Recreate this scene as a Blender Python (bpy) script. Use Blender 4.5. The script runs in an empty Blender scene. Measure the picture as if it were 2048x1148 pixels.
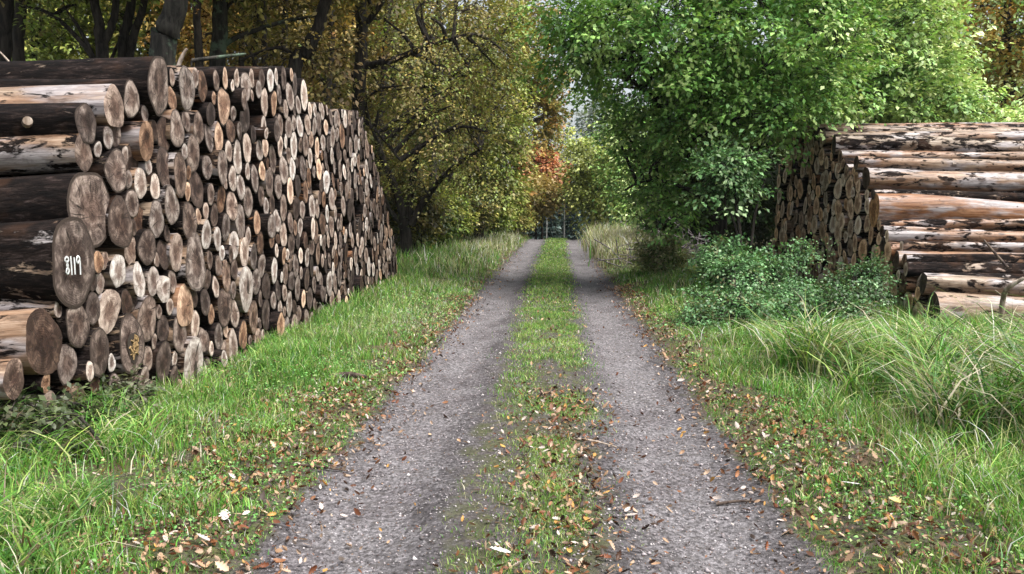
import bpy, math
import numpy as np
from mathutils import Vector, Matrix

# ------------------------------------------------------------------ camera, sky, sun, exposure
SC = bpy.context.scene
COL = SC.collection
F = 1750.0                       # focal length in pixels of the 2048 px wide photograph
PITCH = math.atan(165 / F)
YAW = math.atan(76 / F * math.cos(PITCH))
CAMZ = 1.6
cam = bpy.data.cameras.new("camera")
cam.sensor_width = 36.0
cam.lens = F / 2048 * 36
cam.clip_start = 0.05
cam.clip_end = 2000
camo = bpy.data.objects.new("camera", cam)
COL.objects.link(camo)
camo.location = (0, 0, CAMZ)
camo.rotation_euler = (math.pi / 2 - PITCH, 0, YAW)
SC.camera = camo
SUN_EL, SUN_AZ = math.radians(64), math.radians(116)     # azimuth clockwise from +Y
world = bpy.data.worlds.new("World")
SC.world = world
world.use_nodes = True
wn = world.node_tree
sky = wn.nodes.new("ShaderNodeTexSky")
sky.sky_type = 'NISHITA'
sky.sun_disc = False
sky.sun_elevation = SUN_EL
sky.sun_rotation = SUN_AZ
sky.air_density = 1.0
sky.dust_density = 4.0
sky.ozone_density = 1.0
wn.nodes["Background"].inputs[1].default_value = 0.11
hs = wn.nodes.new("ShaderNodeHueSaturation")          # overcast: the sky is nearly grey
hs.inputs["Saturation"].default_value = 0.4
wn.links.new(sky.outputs[0], hs.inputs["Color"])
wn.links.new(hs.outputs[0], wn.nodes["Background"].inputs[0])
sl = bpy.data.lights.new("sun", 'SUN')
sl.energy = 3.2
sl.angle = math.radians(48)
sl.color = (1.0, 0.96, 0.9)
so = bpy.data.objects.new("sun", sl)
COL.objects.link(so)
sdir = Vector((math.sin(SUN_AZ) * math.cos(SUN_EL), math.cos(SUN_AZ) * math.cos(SUN_EL), math.sin(SUN_EL)))
so.rotation_euler = (-sdir).to_track_quat('-Z', 'Y').to_euler()
so.location = (0, 0, 60)
SC.view_settings.view_transform = 'Standard'
SC.view_settings.look = 'None'
SC.view_settings.exposure = 1.2
SC.view_settings.gamma = 1.0
SC.render.engine = 'CYCLES'
SC.cycles.use_denoising = True
SC.cycles.max_bounces = 6
SC.cycles.diffuse_bounces = 3
SC.cycles.transmission_bounces = 3
SC.cycles.glossy_bounces = 2

# ------------------------------------------------------------------ helpers
RM = np.array(camo.rotation_euler.to_matrix())

def ray(u, v):
    return RM @ np.array([(u - 1024) / F, (574 - v) / F, -1.0])

def at_x(u, v, X):
    d = ray(u, v)
    t = X / d[0]
    return np.array([0, 0, CAMZ]) + d * t

def at_y(u, v, Y):
    d = ray(u, v)
    t = Y / d[1]
    return np.array([0, 0, CAMZ]) + d * t

def px(n, Y):                      # n photograph pixels at distance Y, in metres
    return n / F * Y

def RNG(s):
    return np.random.default_rng(s)

def vnoise(x, y, seed=0):          # smooth value noise in -1..1
    x = np.asarray(x, float); y = np.asarray(y, float)
    xi = np.floor(x).astype(np.int64); yi = np.floor(y).astype(np.int64)
    fx = x - xi; fy = y - yi
    fx = fx * fx * (3 - 2 * fx); fy = fy * fy * (3 - 2 * fy)
    def h(a, b):
        n = (a * 374761393 + b * 668265263 + seed * 974634541) & 0x7fffffff
        n = ((n ^ (n >> 13)) * 1274126177) & 0x7fffffff
        n = n ^ (n >> 16)
        return (n & 0xffff) / 32767.5 - 1
    return (h(xi, yi) * (1 - fx) + h(xi + 1, yi) * fx) * (1 - fy) + (h(xi, yi + 1) * (1 - fx) + h(xi + 1, yi + 1) * fx) * fy

def mesh_np(name, verts, faces, mat, fattr=None, pattr=None, smooth=False, parent=None, mi=None):
    """verts N x 3, faces: list of int arrays M x k (k may differ)"""
    me = bpy.data.meshes.new(name)
    verts = np.ascontiguousarray(verts, dtype=np.float32)
    if not isinstance(faces, (list, tuple)):
        faces = [faces]
    faces = [np.asarray(f, dtype=np.int32) for f in faces if len(f)]
    idx = np.concatenate([f.ravel() for f in faces])
    tot = np.concatenate([np.full(len(f), f.shape[1], np.int32) for f in faces])
    start = np.concatenate([[0], np.cumsum(tot)[:-1]]).astype(np.int32)
    me.vertices.add(len(verts)); me.vertices.foreach_set("co", verts.ravel())
    me.loops.add(len(idx)); me.loops.foreach_set("vertex_index", idx)
    me.polygons.add(len(tot)); me.polygons.foreach_set("loop_start", start); me.polygons.foreach_set("loop_total", tot)
    if smooth:
        me.polygons.foreach_set("use_smooth", np.ones(len(tot), bool))
    mats = mat if isinstance(mat, (list, tuple)) else [mat]
    for m in mats:
        me.materials.append(m)
    if mi is not None:
        me.polygons.foreach_set("material_index", np.asarray(mi, np.int32))
    me.update(calc_edges=True)
    for dom, at in (('FACE', fattr), ('POINT', pattr)):
        for k, a in (at or {}).items():
            a = np.ascontiguousarray(a, dtype=np.float32)
            if a.ndim == 1:
                at_ = me.attributes.new(k, 'FLOAT', dom); at_.data.foreach_set("value", a)
            else:
                at_ = me.attributes.new(k, 'FLOAT_VECTOR', dom); at_.data.foreach_set("vector", a.ravel())
    o = bpy.data.objects.new(name, me)
    COL.objects.link(o)
    if parent is not None:
        o.parent = parent
    return o

def tag(o, label=None, cat=None, group=None, kind=None):
    if label: o["label"] = label
    if cat: o["category"] = cat
    if group: o["group"] = group
    if kind: o["kind"] = kind
    return o

def empty(name, loc):
    o = bpy.data.objects.new(name, None)
    o.empty_display_size = 0.1
    o.location = Vector([float(c) for c in loc])
    COL.objects.link(o)
    return o

class Geo:                         # collects verts / faces
    def __init__(s): s.v = []; s.f = {}; s.n = 0
    def add(s, v, f):
        v = np.asarray(v, float); f = np.asarray(f, int)
        s.v.append(v); s.f.setdefault(f.shape[1], []).append(f + s.n); s.n += len(v)
    def tube(s, pts, rad, seg=6, cap=True):
        pts = np.asarray(pts, float); rad = np.asarray(rad, float)
        n = len(pts)
        t = np.gradient(pts, axis=0); t /= np.linalg.norm(t, axis=1)[:, None] + 1e-9
        ref = np.array([0, 0, 1.0]) if abs(t[0][2]) < 0.8 else np.array([1.0, 0, 0])
        a = np.cross(t, ref); a /= np.linalg.norm(a, axis=1)[:, None] + 1e-9
        b = np.cross(t, a)
        th = np.arange(seg) / seg * 2 * math.pi
        v = pts[:, None, :] + rad[:, None, None] * (np.cos(th)[None, :, None] * a[:, None, :] + np.sin(th)[None, :, None] * b[:, None, :])
        v = v.reshape(-1, 3)
        i = np.arange(n - 1)[:, None] * seg; j = np.arange(seg)[None, :]; k = (j + 1) % seg
        f = np.stack([i + j, i + k, i + seg + k, i + seg + j], -1).reshape(-1, 4)
        s.add(v, f)
        if cap:
            for base, ring in ((0, pts[0]), ((n - 1) * seg, pts[-1])):
                idx = np.arange(seg)
                vv = np.concatenate([v[base:base + seg], [ring]])
                s.add(vv, np.stack([idx, (idx + 1) % seg, np.full(seg, seg)], -1))
    def build(s, name, mat, parent=None, smooth=True, offset=None):
        v = np.concatenate(s.v)
        if offset is not None: v = v - np.asarray(offset)
        return mesh_np(name, v, [np.concatenate(x) for x in s.f.values()], mat, smooth=smooth, parent=parent)

def smooth_path(p, n):
    p = np.asarray(p, float)
    if len(p) < 3:
        t = np.linspace(0, 1, n)[:, None]
        return p[0] * (1 - t) + p[-1] * t
    m = len(p); out = []
    tt = np.linspace(0, m - 1.0001, n)
    for t in tt:
        i = int(t); f = t - i
        p0 = p[max(i - 1, 0)]; p1 = p[i]; p2 = p[i + 1]; p3 = p[min(i + 2, m - 1)]
        out.append(0.5 * ((2 * p1) + (-p0 + p2) * f + (2 * p0 - 5 * p1 + 4 * p2 - p3) * f * f + (-p0 + 3 * p1 - 3 * p2 + p3) * f ** 3))
    return np.array(out)

# ------------------------------------------------------------------ material helpers
class NT:
    def __init__(s, name):
        s.m = bpy.data.materials.new(name); s.m.use_nodes = True
        s.t = s.m.node_tree; s.b = s.t.nodes["Principled BSDF"]; s.o = s.t.nodes["Material Output"]
    def new(s, typ, **kw):
        n = s.t.nodes.new(typ)
        for k, v in kw.items(): setattr(n, k, v)
        return n
    def lk(s, a, inp):
        if isinstance(a, (int, float)): inp.default_value = a
        elif isinstance(a, (tuple, list)): inp.default_value = tuple(a) + ((1.0,) if len(a) == 3 and inp.type == 'RGBA' else ())
        else: s.t.links.new(a, inp)
    def math(s, op, a, b=0.0, c=None, clamp=False):
        n = s.new("ShaderNodeMath", operation=op, use_clamp=clamp)
        s.lk(a, n.inputs[0]); s.lk(b, n.inputs[1])
        if c is not None: s.lk(c, n.inputs[2])
        return n.outputs[0]
    def mix(s, fac, a, b, mode='MIX'):
        n = s.new("ShaderNodeMix", data_type='RGBA', blend_type=mode)
        s.lk(fac, n.inputs[0]); s.lk(a, n.inputs[6]); s.lk(b, n.inputs[7])
        return n.outputs[2]
    def noise(s, vec, scale, detail=3.0, rough=0.55, dist=0.0):
        n = s.new("ShaderNodeTexNoise")
        if vec is not None: s.lk(vec, n.inputs["Vector"])
        n.inputs["Scale"].default_value = scale; n.inputs["Detail"].default_value = detail
        n.inputs["Roughness"].default_value = rough; n.inputs["Distortion"].default_value = dist
        return n.outputs["Fac"]
    def voro(s, vec, scale, feature='F1', out="Distance"):
        n = s.new("ShaderNodeTexVoronoi", feature=feature)
        if vec is not None: s.lk(vec, n.inputs["Vector"])
        n.inputs["Scale"].default_value = scale
        return n.outputs[out]
    def ramp(s, fac, stops):
        n = s.new("ShaderNodeValToRGB")
        e = n.color_ramp.elements
        while len(e) < len(stops): e.new(0.5)
        for i, (p, c) in enumerate(stops):
            e[i].position = p
            e[i].color = (c, c, c, 1) if isinstance(c, (int, float)) else tuple(c) + (1,)
        s.lk(fac, n.inputs[0])
        return n.outputs[0]
    def step(s, x, a, b):          # smooth step 0..1 from a to b
        n = s.new("ShaderNodeMapRange", interpolation_type='SMOOTHSTEP')
        s.lk(x, n.inputs[0]); s.lk(a, n.inputs[1]); s.lk(b, n.inputs[2])
        return n.outputs[0]
    def scale(s, vec, sc):
        n = s.new("ShaderNodeVectorMath", operation='MULTIPLY')
        s.lk(vec, n.inputs[0]); n.inputs[1].default_value = sc
        return n.outputs[0]
    def attr(s, name):
        return s.new("ShaderNodeAttribute", attribute_name=name)
    def sep(s, vec):
        n = s.new("ShaderNodeSeparateXYZ"); s.lk(vec, n.inputs[0]); return n.outputs
    def comb(s, x, y, z):
        n = s.new("ShaderNodeCombineXYZ"); s.lk(x, n.inputs[0]); s.lk(y, n.inputs[1]); s.lk(z, n.inputs[2]); return n.outputs[0]
    def bump(s, h, strength, dist):
        n = s.new("ShaderNodeBump"); n.inputs["Strength"].default_value = strength; n.inputs["Distance"].default_value = dist
        s.lk(h, n.inputs["Height"]); s.lk(n.outputs[0], s.b.inputs["Normal"])
    def pos(s):
        return s.new("ShaderNodeNewGeometry").outputs["Position"]

def leaf_material(name, trans=0.35, rough=0.5, spec=0.3, tint=(1.0, 1.0, 0.6)):
    n = NT(name)
    c = n.attr("col").outputs["Color"]
    n.lk(c, n.b.inputs["Base Color"]); n.b.inputs["Roughness"].default_value = rough
    n.b.inputs["Specular IOR Level"].default_value = spec
    if trans > 0:
        tr = n.new("ShaderNodeBsdfTranslucent")
        n.lk(n.mix(1.0, c, tint, 'MULTIPLY'), tr.inputs[0])
        mx = n.new("ShaderNodeMixShader"); mx.inputs[0].default_value = trans
        n.t.links.new(n.b.outputs[0], mx.inputs[1]); n.t.links.new(tr.outputs[0], mx.inputs[2])
        n.t.links.new(mx.outputs[0], n.o.inputs[0])
    return n.m

M_LEAF = leaf_material("foliage", 0.22, 0.45, 0.4)
M_GRASS = leaf_material("grass_blade", 0.3, 0.45, 0.35)
M_DRYLEAF = leaf_material("fallen_leaf", 0.15, 0.5, 0.3, (1, 0.9, 0.7))

def mat_bark_tree(name, c1, c2, lich=0.0):
    n = NT(name)
    p = n.pos()
    v = n.noise(n.scale(p, (9, 9, 1.6)), 1.6, 5, 0.65)
    c = n.mix(n.step(v, 0.38, 0.62), c1, c2)
    l = n.math('MULTIPLY', n.step(n.noise(p, 2.3, 5, 0.7), 0.5, 0.62), lich)
    c = n.mix(l, c, (0.11, 0.16, 0.11))
    n.lk(c, n.b.inputs["Base Color"]); n.b.inputs["Roughness"].default_value = 0.85
    n.b.inputs["Specular IOR Level"].default_value = 0.2
    n.bump(v, 0.8, 0.03)
    return n.m

M_TRUNK = mat_bark_tree("tree_bark", (0.012, 0.010, 0.009), (0.045, 0.038, 0.032))
M_TRUNKL = mat_bark_tree("lichened_bark", (0.018, 0.017, 0.015), (0.055, 0.05, 0.042), 0.8)
M_PALEBARK = mat_bark_tree("pale_bark", (0.25, 0.25, 0.24), (0.4, 0.4, 0.38), 0.2)
M_STICK = mat_bark_tree("dead_wood", (0.16, 0.12, 0.09), (0.45, 0.38, 0.32))
M_STICKD = mat_bark_tree("dark_dead_wood", (0.03, 0.02, 0.018), (0.12, 0.09, 0.07))

# cut logs: per-vertex attributes lc = (bark cover, orange tone, cut-face lightness), loc = own coordinates of the log
def mat_log_bark():
    n = NT("log_side")
    loc = n.attr("loc").outputs["Vector"]; lc = n.sep(n.attr("lc").outputs["Vector"])
    fur = n.noise(n.scale(loc, (5.5, 26, 26)), 1.0, 7, 0.78, 0.3)
    plate = n.voro(n.scale(loc, (6, 17, 17)), 1.6, 'DISTANCE_TO_EDGE')
    bark = n.ramp(fur, [(0.36, (0.003, 0.0025, 0.0025)), (0.49, (0.007, 0.005, 0.0045)), (0.58, (0.022, 0.015, 0.013)), (0.69, (0.085, 0.064, 0.060)), (0.8, (0.20, 0.165, 0.16))])
    bark = n.mix(n.math('MULTIPLY', n.step(n.noise(loc, 3.2, 4), 0.54, 0.7), 0.4), bark, (0.07, 0.035, 0.02))
    streak = n.noise(n.scale(loc, (2.0, 30, 30)), 1.0, 6, 0.72, 0.4)
    big = n.noise(n.scale(loc, (1.2, 4.5, 4.5)), 1.0, 3, 0.55)
    pale = n.ramp(streak, [(0.3, (0.09, 0.062, 0.042)), (0.5, (0.24, 0.175, 0.122)), (0.7, (0.43, 0.355, 0.28))])
    oran = n.ramp(streak, [(0.28, (0.06, 0.022, 0.010)), (0.48, (0.20, 0.082, 0.032)), (0.72, (0.36, 0.20, 0.105))])
    wood = n.mix(n.math('ADD', lc[1], n.math('MULTIPLY', n.math('SUBTRACT', big, 0.5), 1.8), clamp=True), pale, oran)
    grey = n.ramp(streak, [(0.3, (0.13, 0.11, 0.11)), (0.7, (0.46, 0.42, 0.42))])
    wood = n.mix(n.step(n.noise(n.scale(loc, (0.8, 3.5, 3.5)), 1.3, 4), 0.49, 0.63), wood, grey)
    msk = n.noise(n.scale(loc, (3.4, 11, 11)), 1.0, 8, 0.7, 0.4)
    k = n.math('ADD', n.math('SUBTRACT', lc[0], 0.5), n.math('MULTIPLY', n.math('SUBTRACT', msk, 0.5), 2.6))
    k = n.step(k, -0.05, 0.08)
    knots = n.step(n.voro(n.scale(loc, (2.2, 4.5, 4.5)), 1.0), 0.20, 0.13)
    wood = n.mix(n.math('MULTIPLY', knots, 0.85), wood, (0.05, 0.025, 0.015))
    dirt = n.step(n.noise(n.scale(loc, (3, 10, 10)), 1.3, 8, 0.72, 0.5), 0.47, 0.66)
    wood = n.mix(n.math('MULTIPLY', dirt, 0.75), wood, n.mix(1.0, wood, (0.34, 0.30, 0.29), 'MULTIPLY'))
    c = n.mix(k, wood, bark)
    n.lk(c, n.b.inputs["Base Color"])
    n.lk(n.math('ADD', 0.42, n.math('MULTIPLY', k, 0.45)), n.b.inputs["Roughness"])
    n.lk(n.math("SUBTRACT", 0.38, n.math("MULTIPLY", k, 0.28)), n.b.inputs["Specular IOR Level"])
    h = n.math('ADD', n.math('MULTIPLY', k, n.math('ADD', 0.5, n.math('MULTIPLY', fur, 1.2))), n.math('MULTIPLY', streak, 0.35))
    n.bump(h, 1.0, 0.025)
    return n.m

def mat_log_face():
    n = NT("log_cut_face")
    loc = n.attr("loc").outputs["Vector"]; lc = n.sep(n.attr("lc").outputs["Vector"]); rad = n.attr("rad").outputs["Fac"]
    sx = n.sep(loc)
    yz = n.comb(0.0, sx[1], sx[2])
    rr = n.math('ADD', n.math('SQRT', n.math('ADD', n.math('MULTIPLY', sx[1], sx[1]), n.math('MULTIPLY', sx[2], sx[2]))), n.math('MULTIPLY', n.noise(loc, 7, 3), 0.05))
    ring = n.math('SINE', n.math('MULTIPLY', rr, 420.0))
    ang = n.math('ARCTAN2', sx[1], sx[2])
    sd = n.math('MULTIPLY', sx[0], 37.0)
    crack = n.noise(n.comb(n.math('MULTIPLY', n.math('SINE', ang), 4.0), n.math('MULTIPLY', n.math('COSINE', ang), 4.0), n.math('ADD', n.math('MULTIPLY', rr, 2.0), sd)), 2.2, 3, 0.6)
    crack = n.step(crack, 0.61, 0.65)
    blotch = n.noise(loc, 11, 5, 0.72, 0.5)
    fine = n.noise(n.scale(loc, (1, 60, 20)), 1.0, 4, 0.7)
    lv = n.math('ADD', lc[2], n.math('MULTIPLY', n.math('SUBTRACT', blotch, 0.5), 1.7), clamp=True)
    c = n.ramp(lv, [(0.0, (0.03, 0.021, 0.018)), (0.28, (0.085, 0.065, 0.058)), (0.5, (0.225, 0.185, 0.165)), (0.76, (0.45, 0.40, 0.365)), (1.0, (0.76, 0.72, 0.68))])
    heart = n.math('MULTIPLY', n.step(n.math('ADD', rad, n.math('MULTIPLY', n.math('SUBTRACT', blotch, 0.5), 0.7)), 0.75, 0.3), 0.85)
    c = n.mix(heart, c, n.mix(1.0, c, (0.42, 0.33, 0.30), 'MULTIPLY'))
    c = n.mix(n.math('MULTIPLY', lc[1], 0.8), c, n.mix(1.0, c, (1.2, 0.74, 0.40), 'MULTIPLY'))
    c = n.mix(n.math('MULTIPLY', n.step(ring, 0.1, 0.9), 0.22), c, n.mix(1.0, c, (0.55, 0.48, 0.44), 'MULTIPLY'))
    c = n.mix(n.math('MULTIPLY', n.step(fine, 0.45, 0.7), 0.35), c, n.mix(1.0, c, (0.6, 0.56, 0.54), 'MULTIPLY'))
    c = n.mix(n.math('MULTIPLY', crack, n.step(rad, 0.98, 0.7)), c, (0.02, 0.014, 0.011))
    rim = n.math('MULTIPLY', n.step(n.math('ADD', rad, n.math('MULTIPLY', n.math('SUBTRACT', blotch, 0.5), 0.12)), 0.90, 0.94), n.step(lc[0], 0.3, 0.6))
    c = n.mix(rim, c, (0.04, 0.028, 0.022))
    n.lk(c, n.b.inputs["Base Color"]); n.b.inputs["Roughness"].default_value = 0.75
    n.b.inputs["Specular IOR Level"].default_value = 0.25
    n.bump(n.math('ADD', n.math('MULTIPLY', fine, 0.6), n.math('SUBTRACT', n.math('MULTIPLY', ring, 0.1), n.math('MULTIPLY', crack, 1.5))), 0.6, 0.008)
    return n.m

M_LOG = mat_log_bark()
M_FACE = mat_log_face()

def plain(name, c, rough=0.6):
    n = NT(name)
    v = n.noise(n.pos(), 30, 3)
    n.lk(n.mix(n.step(v, 0.4, 0.65), tuple(x * 0.75 for x in c), c), n.b.inputs["Base Color"])
    n.b.inputs["Roughness"].default_value = rough
    return n.m
M_PAINT = plain("white_paint", (0.66, 0.68, 0.67))
M_ROT_SHADE = plain("rotten_heart", (0.035, 0.024, 0.016), 0.95)  # rot, and the shade painted for notch and slit
M_CRUMB = plain("crumbling_wood", (0.30, 0.20, 0.09), 0.95)

# ------------------------------------------------------------------ terrain
def road_x(y):
    return 0.35 * (np.clip(y, 0, 60) / 40.0) ** 2

def sstep(x, a, b):
    t = np.clip((x - a) / (b - a), 0, 1); return t * t * (3 - 2 * t)

def ground_z(x, y):
    x = np.asarray(x, float); y = np.asarray(y, float)
    s = x - road_x(y)
    z = -0.055 * np.exp(-((s + 0.95) / 0.30) ** 2) - 0.055 * np.exp(-((s - 0.74) / 0.30) ** 2) + 0.012 * vnoise(x * 5, y * 2.2, 7)
    z = z + 0.05 * sstep(-s, 1.25, 1.7) + 0.06 * sstep(s, 1.1, 1.6)
    z = z + 0.28 * np.exp(-(((x + 4.1) / 1.1) ** 2 + ((y - 4.8) / 1.3) ** 2))
    z = z + 0.06 * np.exp(-(((x - 4.6) / 1.6) ** 2 + ((y - 8.2) / 1.8) ** 2))
    out = np.clip(np.abs(s) - 1.2, 0, 1)
    z = z + out * 0.05 * vnoise(x * 1.1, y * 1.1, 3) + 0.012 * vnoise(x * 3.1, y * 3.1, 4) + out * 0.02 * vnoise(x * 4, y * 4, 9)
    z = z - 1.8 * sstep(y, 40, 66)
    return z

def axis(parts):
    return np.unique(np.round(np.concatenate([np.arange(a, b, st) for a, b, st in parts]), 4))

gx = axis([(-240, -60, 20), (-60, -12, 3), (-12, -5, 0.5), (-5, 6, 0.1), (6, 12, 0.5), (12, 60, 3), (60, 241, 20)])
gy = axis([(-120, -20, 20), (-20, 1, 2), (1, 12, 0.1), (12, 30, 0.25), (30, 80, 1), (80, 140, 5), (140, 401, 20)])
GX, GY = np.meshgrid(gx, gy)
GZ = ground_z(GX, GY)
nx, ny = len(gx), len(gy)
ii = (np.arange(ny - 1)[:, None] * nx + np.arange(nx - 1)[None, :])
gf = np.stack([ii, ii + 1, ii + nx + 1, ii + nx], -1).reshape(-1, 4)

def mat_ground():
    n = NT("forest_track")
    p = n.pos(); s3 = n.sep(p)
    rx = n.math('MULTIPLY', n.math('MULTIPLY', s3[1], s3[1]), 0.35 / 1600)
    wob = n.math('MULTIPLY', n.math('SUBTRACT', n.noise(p, 2.2, 4, 0.6), 0.5), 0.42)
    wob2 = n.math('MULTIPLY', n.math('SUBTRACT', n.noise(p, 9.0, 3, 0.6), 0.5), 0.22)
    s = n.math('ADD', n.math('ADD', n.math('SUBTRACT', s3[0], rx), wob), wob2)
    road = n.math('MULTIPLY', n.step(s, -1.45, -1.3), n.step(s, 1.28, 1.14))
    strip = n.math('MULTIPLY', n.step(s, -0.60, -0.40), n.step(s, 0.36, 0.22))
    # gravel
    sp = n.scale(p, (1, 0.8, 1))
    fine = n.noise(sp, 38, 7, 0.76)
    mid = n.noise(p, 14, 4, 0.65)
    bigv = n.noise(p, 1.7, 3, 0.55)
    g = n.ramp(fine, [(0.31, (0.014, 0.013, 0.013)), (0.43, (0.066, 0.062, 0.064)), (0.56, (0.175, 0.166, 0.172)), (0.70, (0.38, 0.365, 0.38))])
    g = n.mix(n.math('MULTIPLY', n.step(mid, 0.5, 0.68), 0.6), g, (0.075, 0.068, 0.064))
    g = n.mix(n.math('MULTIPLY', n.step(bigv, 0.42, 0.62), 0.5), g, n.mix(1.0, g, (0.6, 0.56, 0.57), 'MULTIPLY'))
    wear = n.math('MAXIMUM', n.step(n.math('ABSOLUTE', n.math('ADD', s, 0.98)), 0.42, 0.16), n.step(n.math('ABSOLUTE', n.math('SUBTRACT', s, 0.76)), 0.42, 0.16))
    g = n.mix(n.math('MULTIPLY', n.math('SUBTRACT', 1.0, wear), 0.62), g, n.mix(1.0, g, (0.42, 0.40, 0.42), 'MULTIPLY'))
    g = n.mix(n.math('MULTIPLY', wear, 0.4), g, n.mix(1.0, g, (1.25, 1.23, 1.27), 'MULTIPLY'))
    damp = n.step(n.noise(n.scale(p, (1.6, .55, 1)), 1.5, 5, 0.65), 0.52, 0.66)
    g = n.mix(n.math('MULTIPLY', damp, 0.55), g, n.mix(1.0, g, (0.45, 0.43, 0.44), 'MULTIPLY'))
    stones = n.voro(p, 40)
    stc = n.voro(p, 40, 'F1', "Color")
    stm = n.math('MULTIPLY', n.step(stones, 0.34, 0.24), n.step(n.sep(stc)[0], 0.72, 0.78))
    g = n.mix(n.math('MULTIPLY', stm, 0.8), g, n.mix(n.sep(stc)[1], (0.10, 0.09, 0.09), (0.36, 0.345, 0.35)))
    soil = n.ramp(n.noise(p, 28, 5, 0.7), [(0.3, (0.022, 0.018, 0.015)), (0.5, (0.06, 0.05, 0.04)), (0.7, (0.15, 0.12, 0.10))])
    moss = n.mix(n.step(n.noise(p, 70, 4, 0.75), 0.35, 0.65), (0.02, 0.03, 0.01), (0.11, 0.14, 0.045))
    stripc = n.mix(n.step(n.noise(p, 3.5, 4, 0.65), 0.44, 0.56), n.mix(0.4, g, soil), n.mix(0.45, soil, moss))
    verge = n.mix(n.step(n.noise(p, 16, 5, 0.7), 0.4, 0.6), soil, moss)
    litter = n.mix(n.step(n.noise(p, 60, 3, .7), .35, .65), (0.03, 0.018, 0.012), (0.17, 0.11, 0.07))
    verge = n.mix(n.math('MULTIPLY', n.step(n.noise(p, 2.1, 4, 0.6), 0.5, 0.62), 0.6), verge, litter)
    c = n.mix(strip, g, stripc)
    c = n.mix(road, verge, c)
    n.lk(c, n.b.inputs["Base Color"]); n.b.inputs["Roughness"].default_value = 0.9
    n.b.inputs["Specular IOR Level"].default_value = 0.2
    n.bump(n.math('ADD', n.math('MULTIPLY', fine, 0.7), n.math('ADD', n.math('MULTIPLY', mid, 0.8), n.math('MULTIPLY', stm, 0.5))), 0.9, 0.025)
    return n.m
g = mesh_np("ground", np.stack([GX, GY, GZ], -1).reshape(-1, 3), gf, mat_ground(), smooth=True)
tag(g, kind="structure")

# ------------------------------------------------------------------ logs
def log_mesh(r, L, lc, seed, sgn, taper=0.012, flare=0.0, tilt=(0, 0), nseg=18, oval=None, bow=0.03, rough=1.0):
    """side and cut face of one log, butt end at the origin, running along sgn*X. Returns side (v, quads, attrs), face (v, faces, attrs)"""
    R = RNG(seed)
    th = np.arange(nseg) / nseg * 2 * math.pi
    a1, a2, a3 = R.uniform(0, 6.28, 3)
    o2 = R.uniform(0.03, 0.10) if oval is None else oval[0]
    a1 = math.pi / 2 + R.normal(0, .45) if oval is None else oval[1]
    prof = 1 + o2 * np.cos(2 * (th - a1)) + R.uniform(0.015, 0.075) * np.cos(3 * th + a2) + R.uniform(0.0, 0.04) * np.cos(5 * th + a3)
    xs = np.concatenate([[0, 0.05, 0.2], np.linspace(0.5, L, max(4, int(L * 2.2)))])
    V = []
    ph = R.uniform(0, 6.28)
    for x in xs:
        rr = r * (1 - taper * x) * prof * (1 + flare * math.exp(-x / 0.35))
        rr = rr * (1 + rough * 0.035 * vnoise(th * 1.6 + seed * 3.1, np.full(nseg, x * 1.7 + seed), 5))
        y = rr * np.cos(th) + bow * r * 3 * math.sin(x * 0.9 + ph) * min(1, x)
        z = rr * np.sin(th) + bow * r * 2 * math.sin(x * 1.1 + ph * 2) * min(1, x)
        xx = x + (tilt[0] * y + tilt[1] * z) * math.exp(-x * 2.0)
        V.append(np.stack([sgn * xx, y, z], -1))
    V = np.array(V)
    n = len(xs)
    v = V.reshape(-1, 3)
    i = np.arange(n - 1)[:, None] * nseg; j = np.arange(nseg)[None, :]; k = (j + 1) % nseg
    if sgn > 0: f = np.stack([i + k, i + j, i + nseg + j, i + nseg + k], -1).reshape(-1, 4)
    else: f = np.stack([i + j, i + k, i + nseg + k, i + nseg + j], -1).reshape(-1, 4)
    endc = V[-1].mean(0)
    v = np.concatenate([v, [endc]])
    e0 = (n - 1) * nseg; jj = np.arange(nseg)
    cap = np.stack([e0 + jj, e0 + (jj + 1) % nseg, np.full(nseg, len(v) - 1)], -1)
    off = np.array([R.uniform(0, 40), R.uniform(-9, 9) * 0, 0])
    seedoff = R.uniform(0, 60, 3)
    side = (v, [f, cap], dict(lc=np.tile(lc, (len(v), 1)), loc=v + seedoff))
    ring0 = V[0]; c0 = ring0.mean(0)
    fr = [0.0, 0.3, 0.6, 0.85, 1.0]
    FV = [c0[None]]; RAD = [np.zeros(1)]
    for q in fr[1:]:
        P = c0 + (ring0 - c0) * q
        if q < 1: P = P + np.stack([-sgn * (0.004 + 0.004 * vnoise(P[:, 1] * 30 + seed, P[:, 2] * 30, 6)), 0 * th, 0 * th], -1)
        FV.append(P); RAD.append(np.full(nseg, q))
    FV = np.concatenate(FV); RAD = np.concatenate(RAD)
    tri = np.stack([np.zeros(nseg, int), 1 + jj, 1 + (jj + 1) % nseg], -1)
    qs = []
    for q in range(3):
        b0 = 1 + q * nseg; b1 = b0 + nseg
        qs.append(np.stack([b0 + jj, b1 + jj, b1 + (jj + 1) % nseg, b0 + (jj + 1) % nseg], -1))
    floc = FV - c0; floc[:, 0] = R.uniform(0, 40)
    pith = R.normal(0, 0.2 * r, 2); floc[:, 1] += pith[0]; floc[:, 2] += pith[1]
    face = (FV, [tri, np.concatenate(qs)], dict(lc=np.tile(lc, (len(FV), 1)), loc=floc, rad=RAD))
    return side, face

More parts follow.
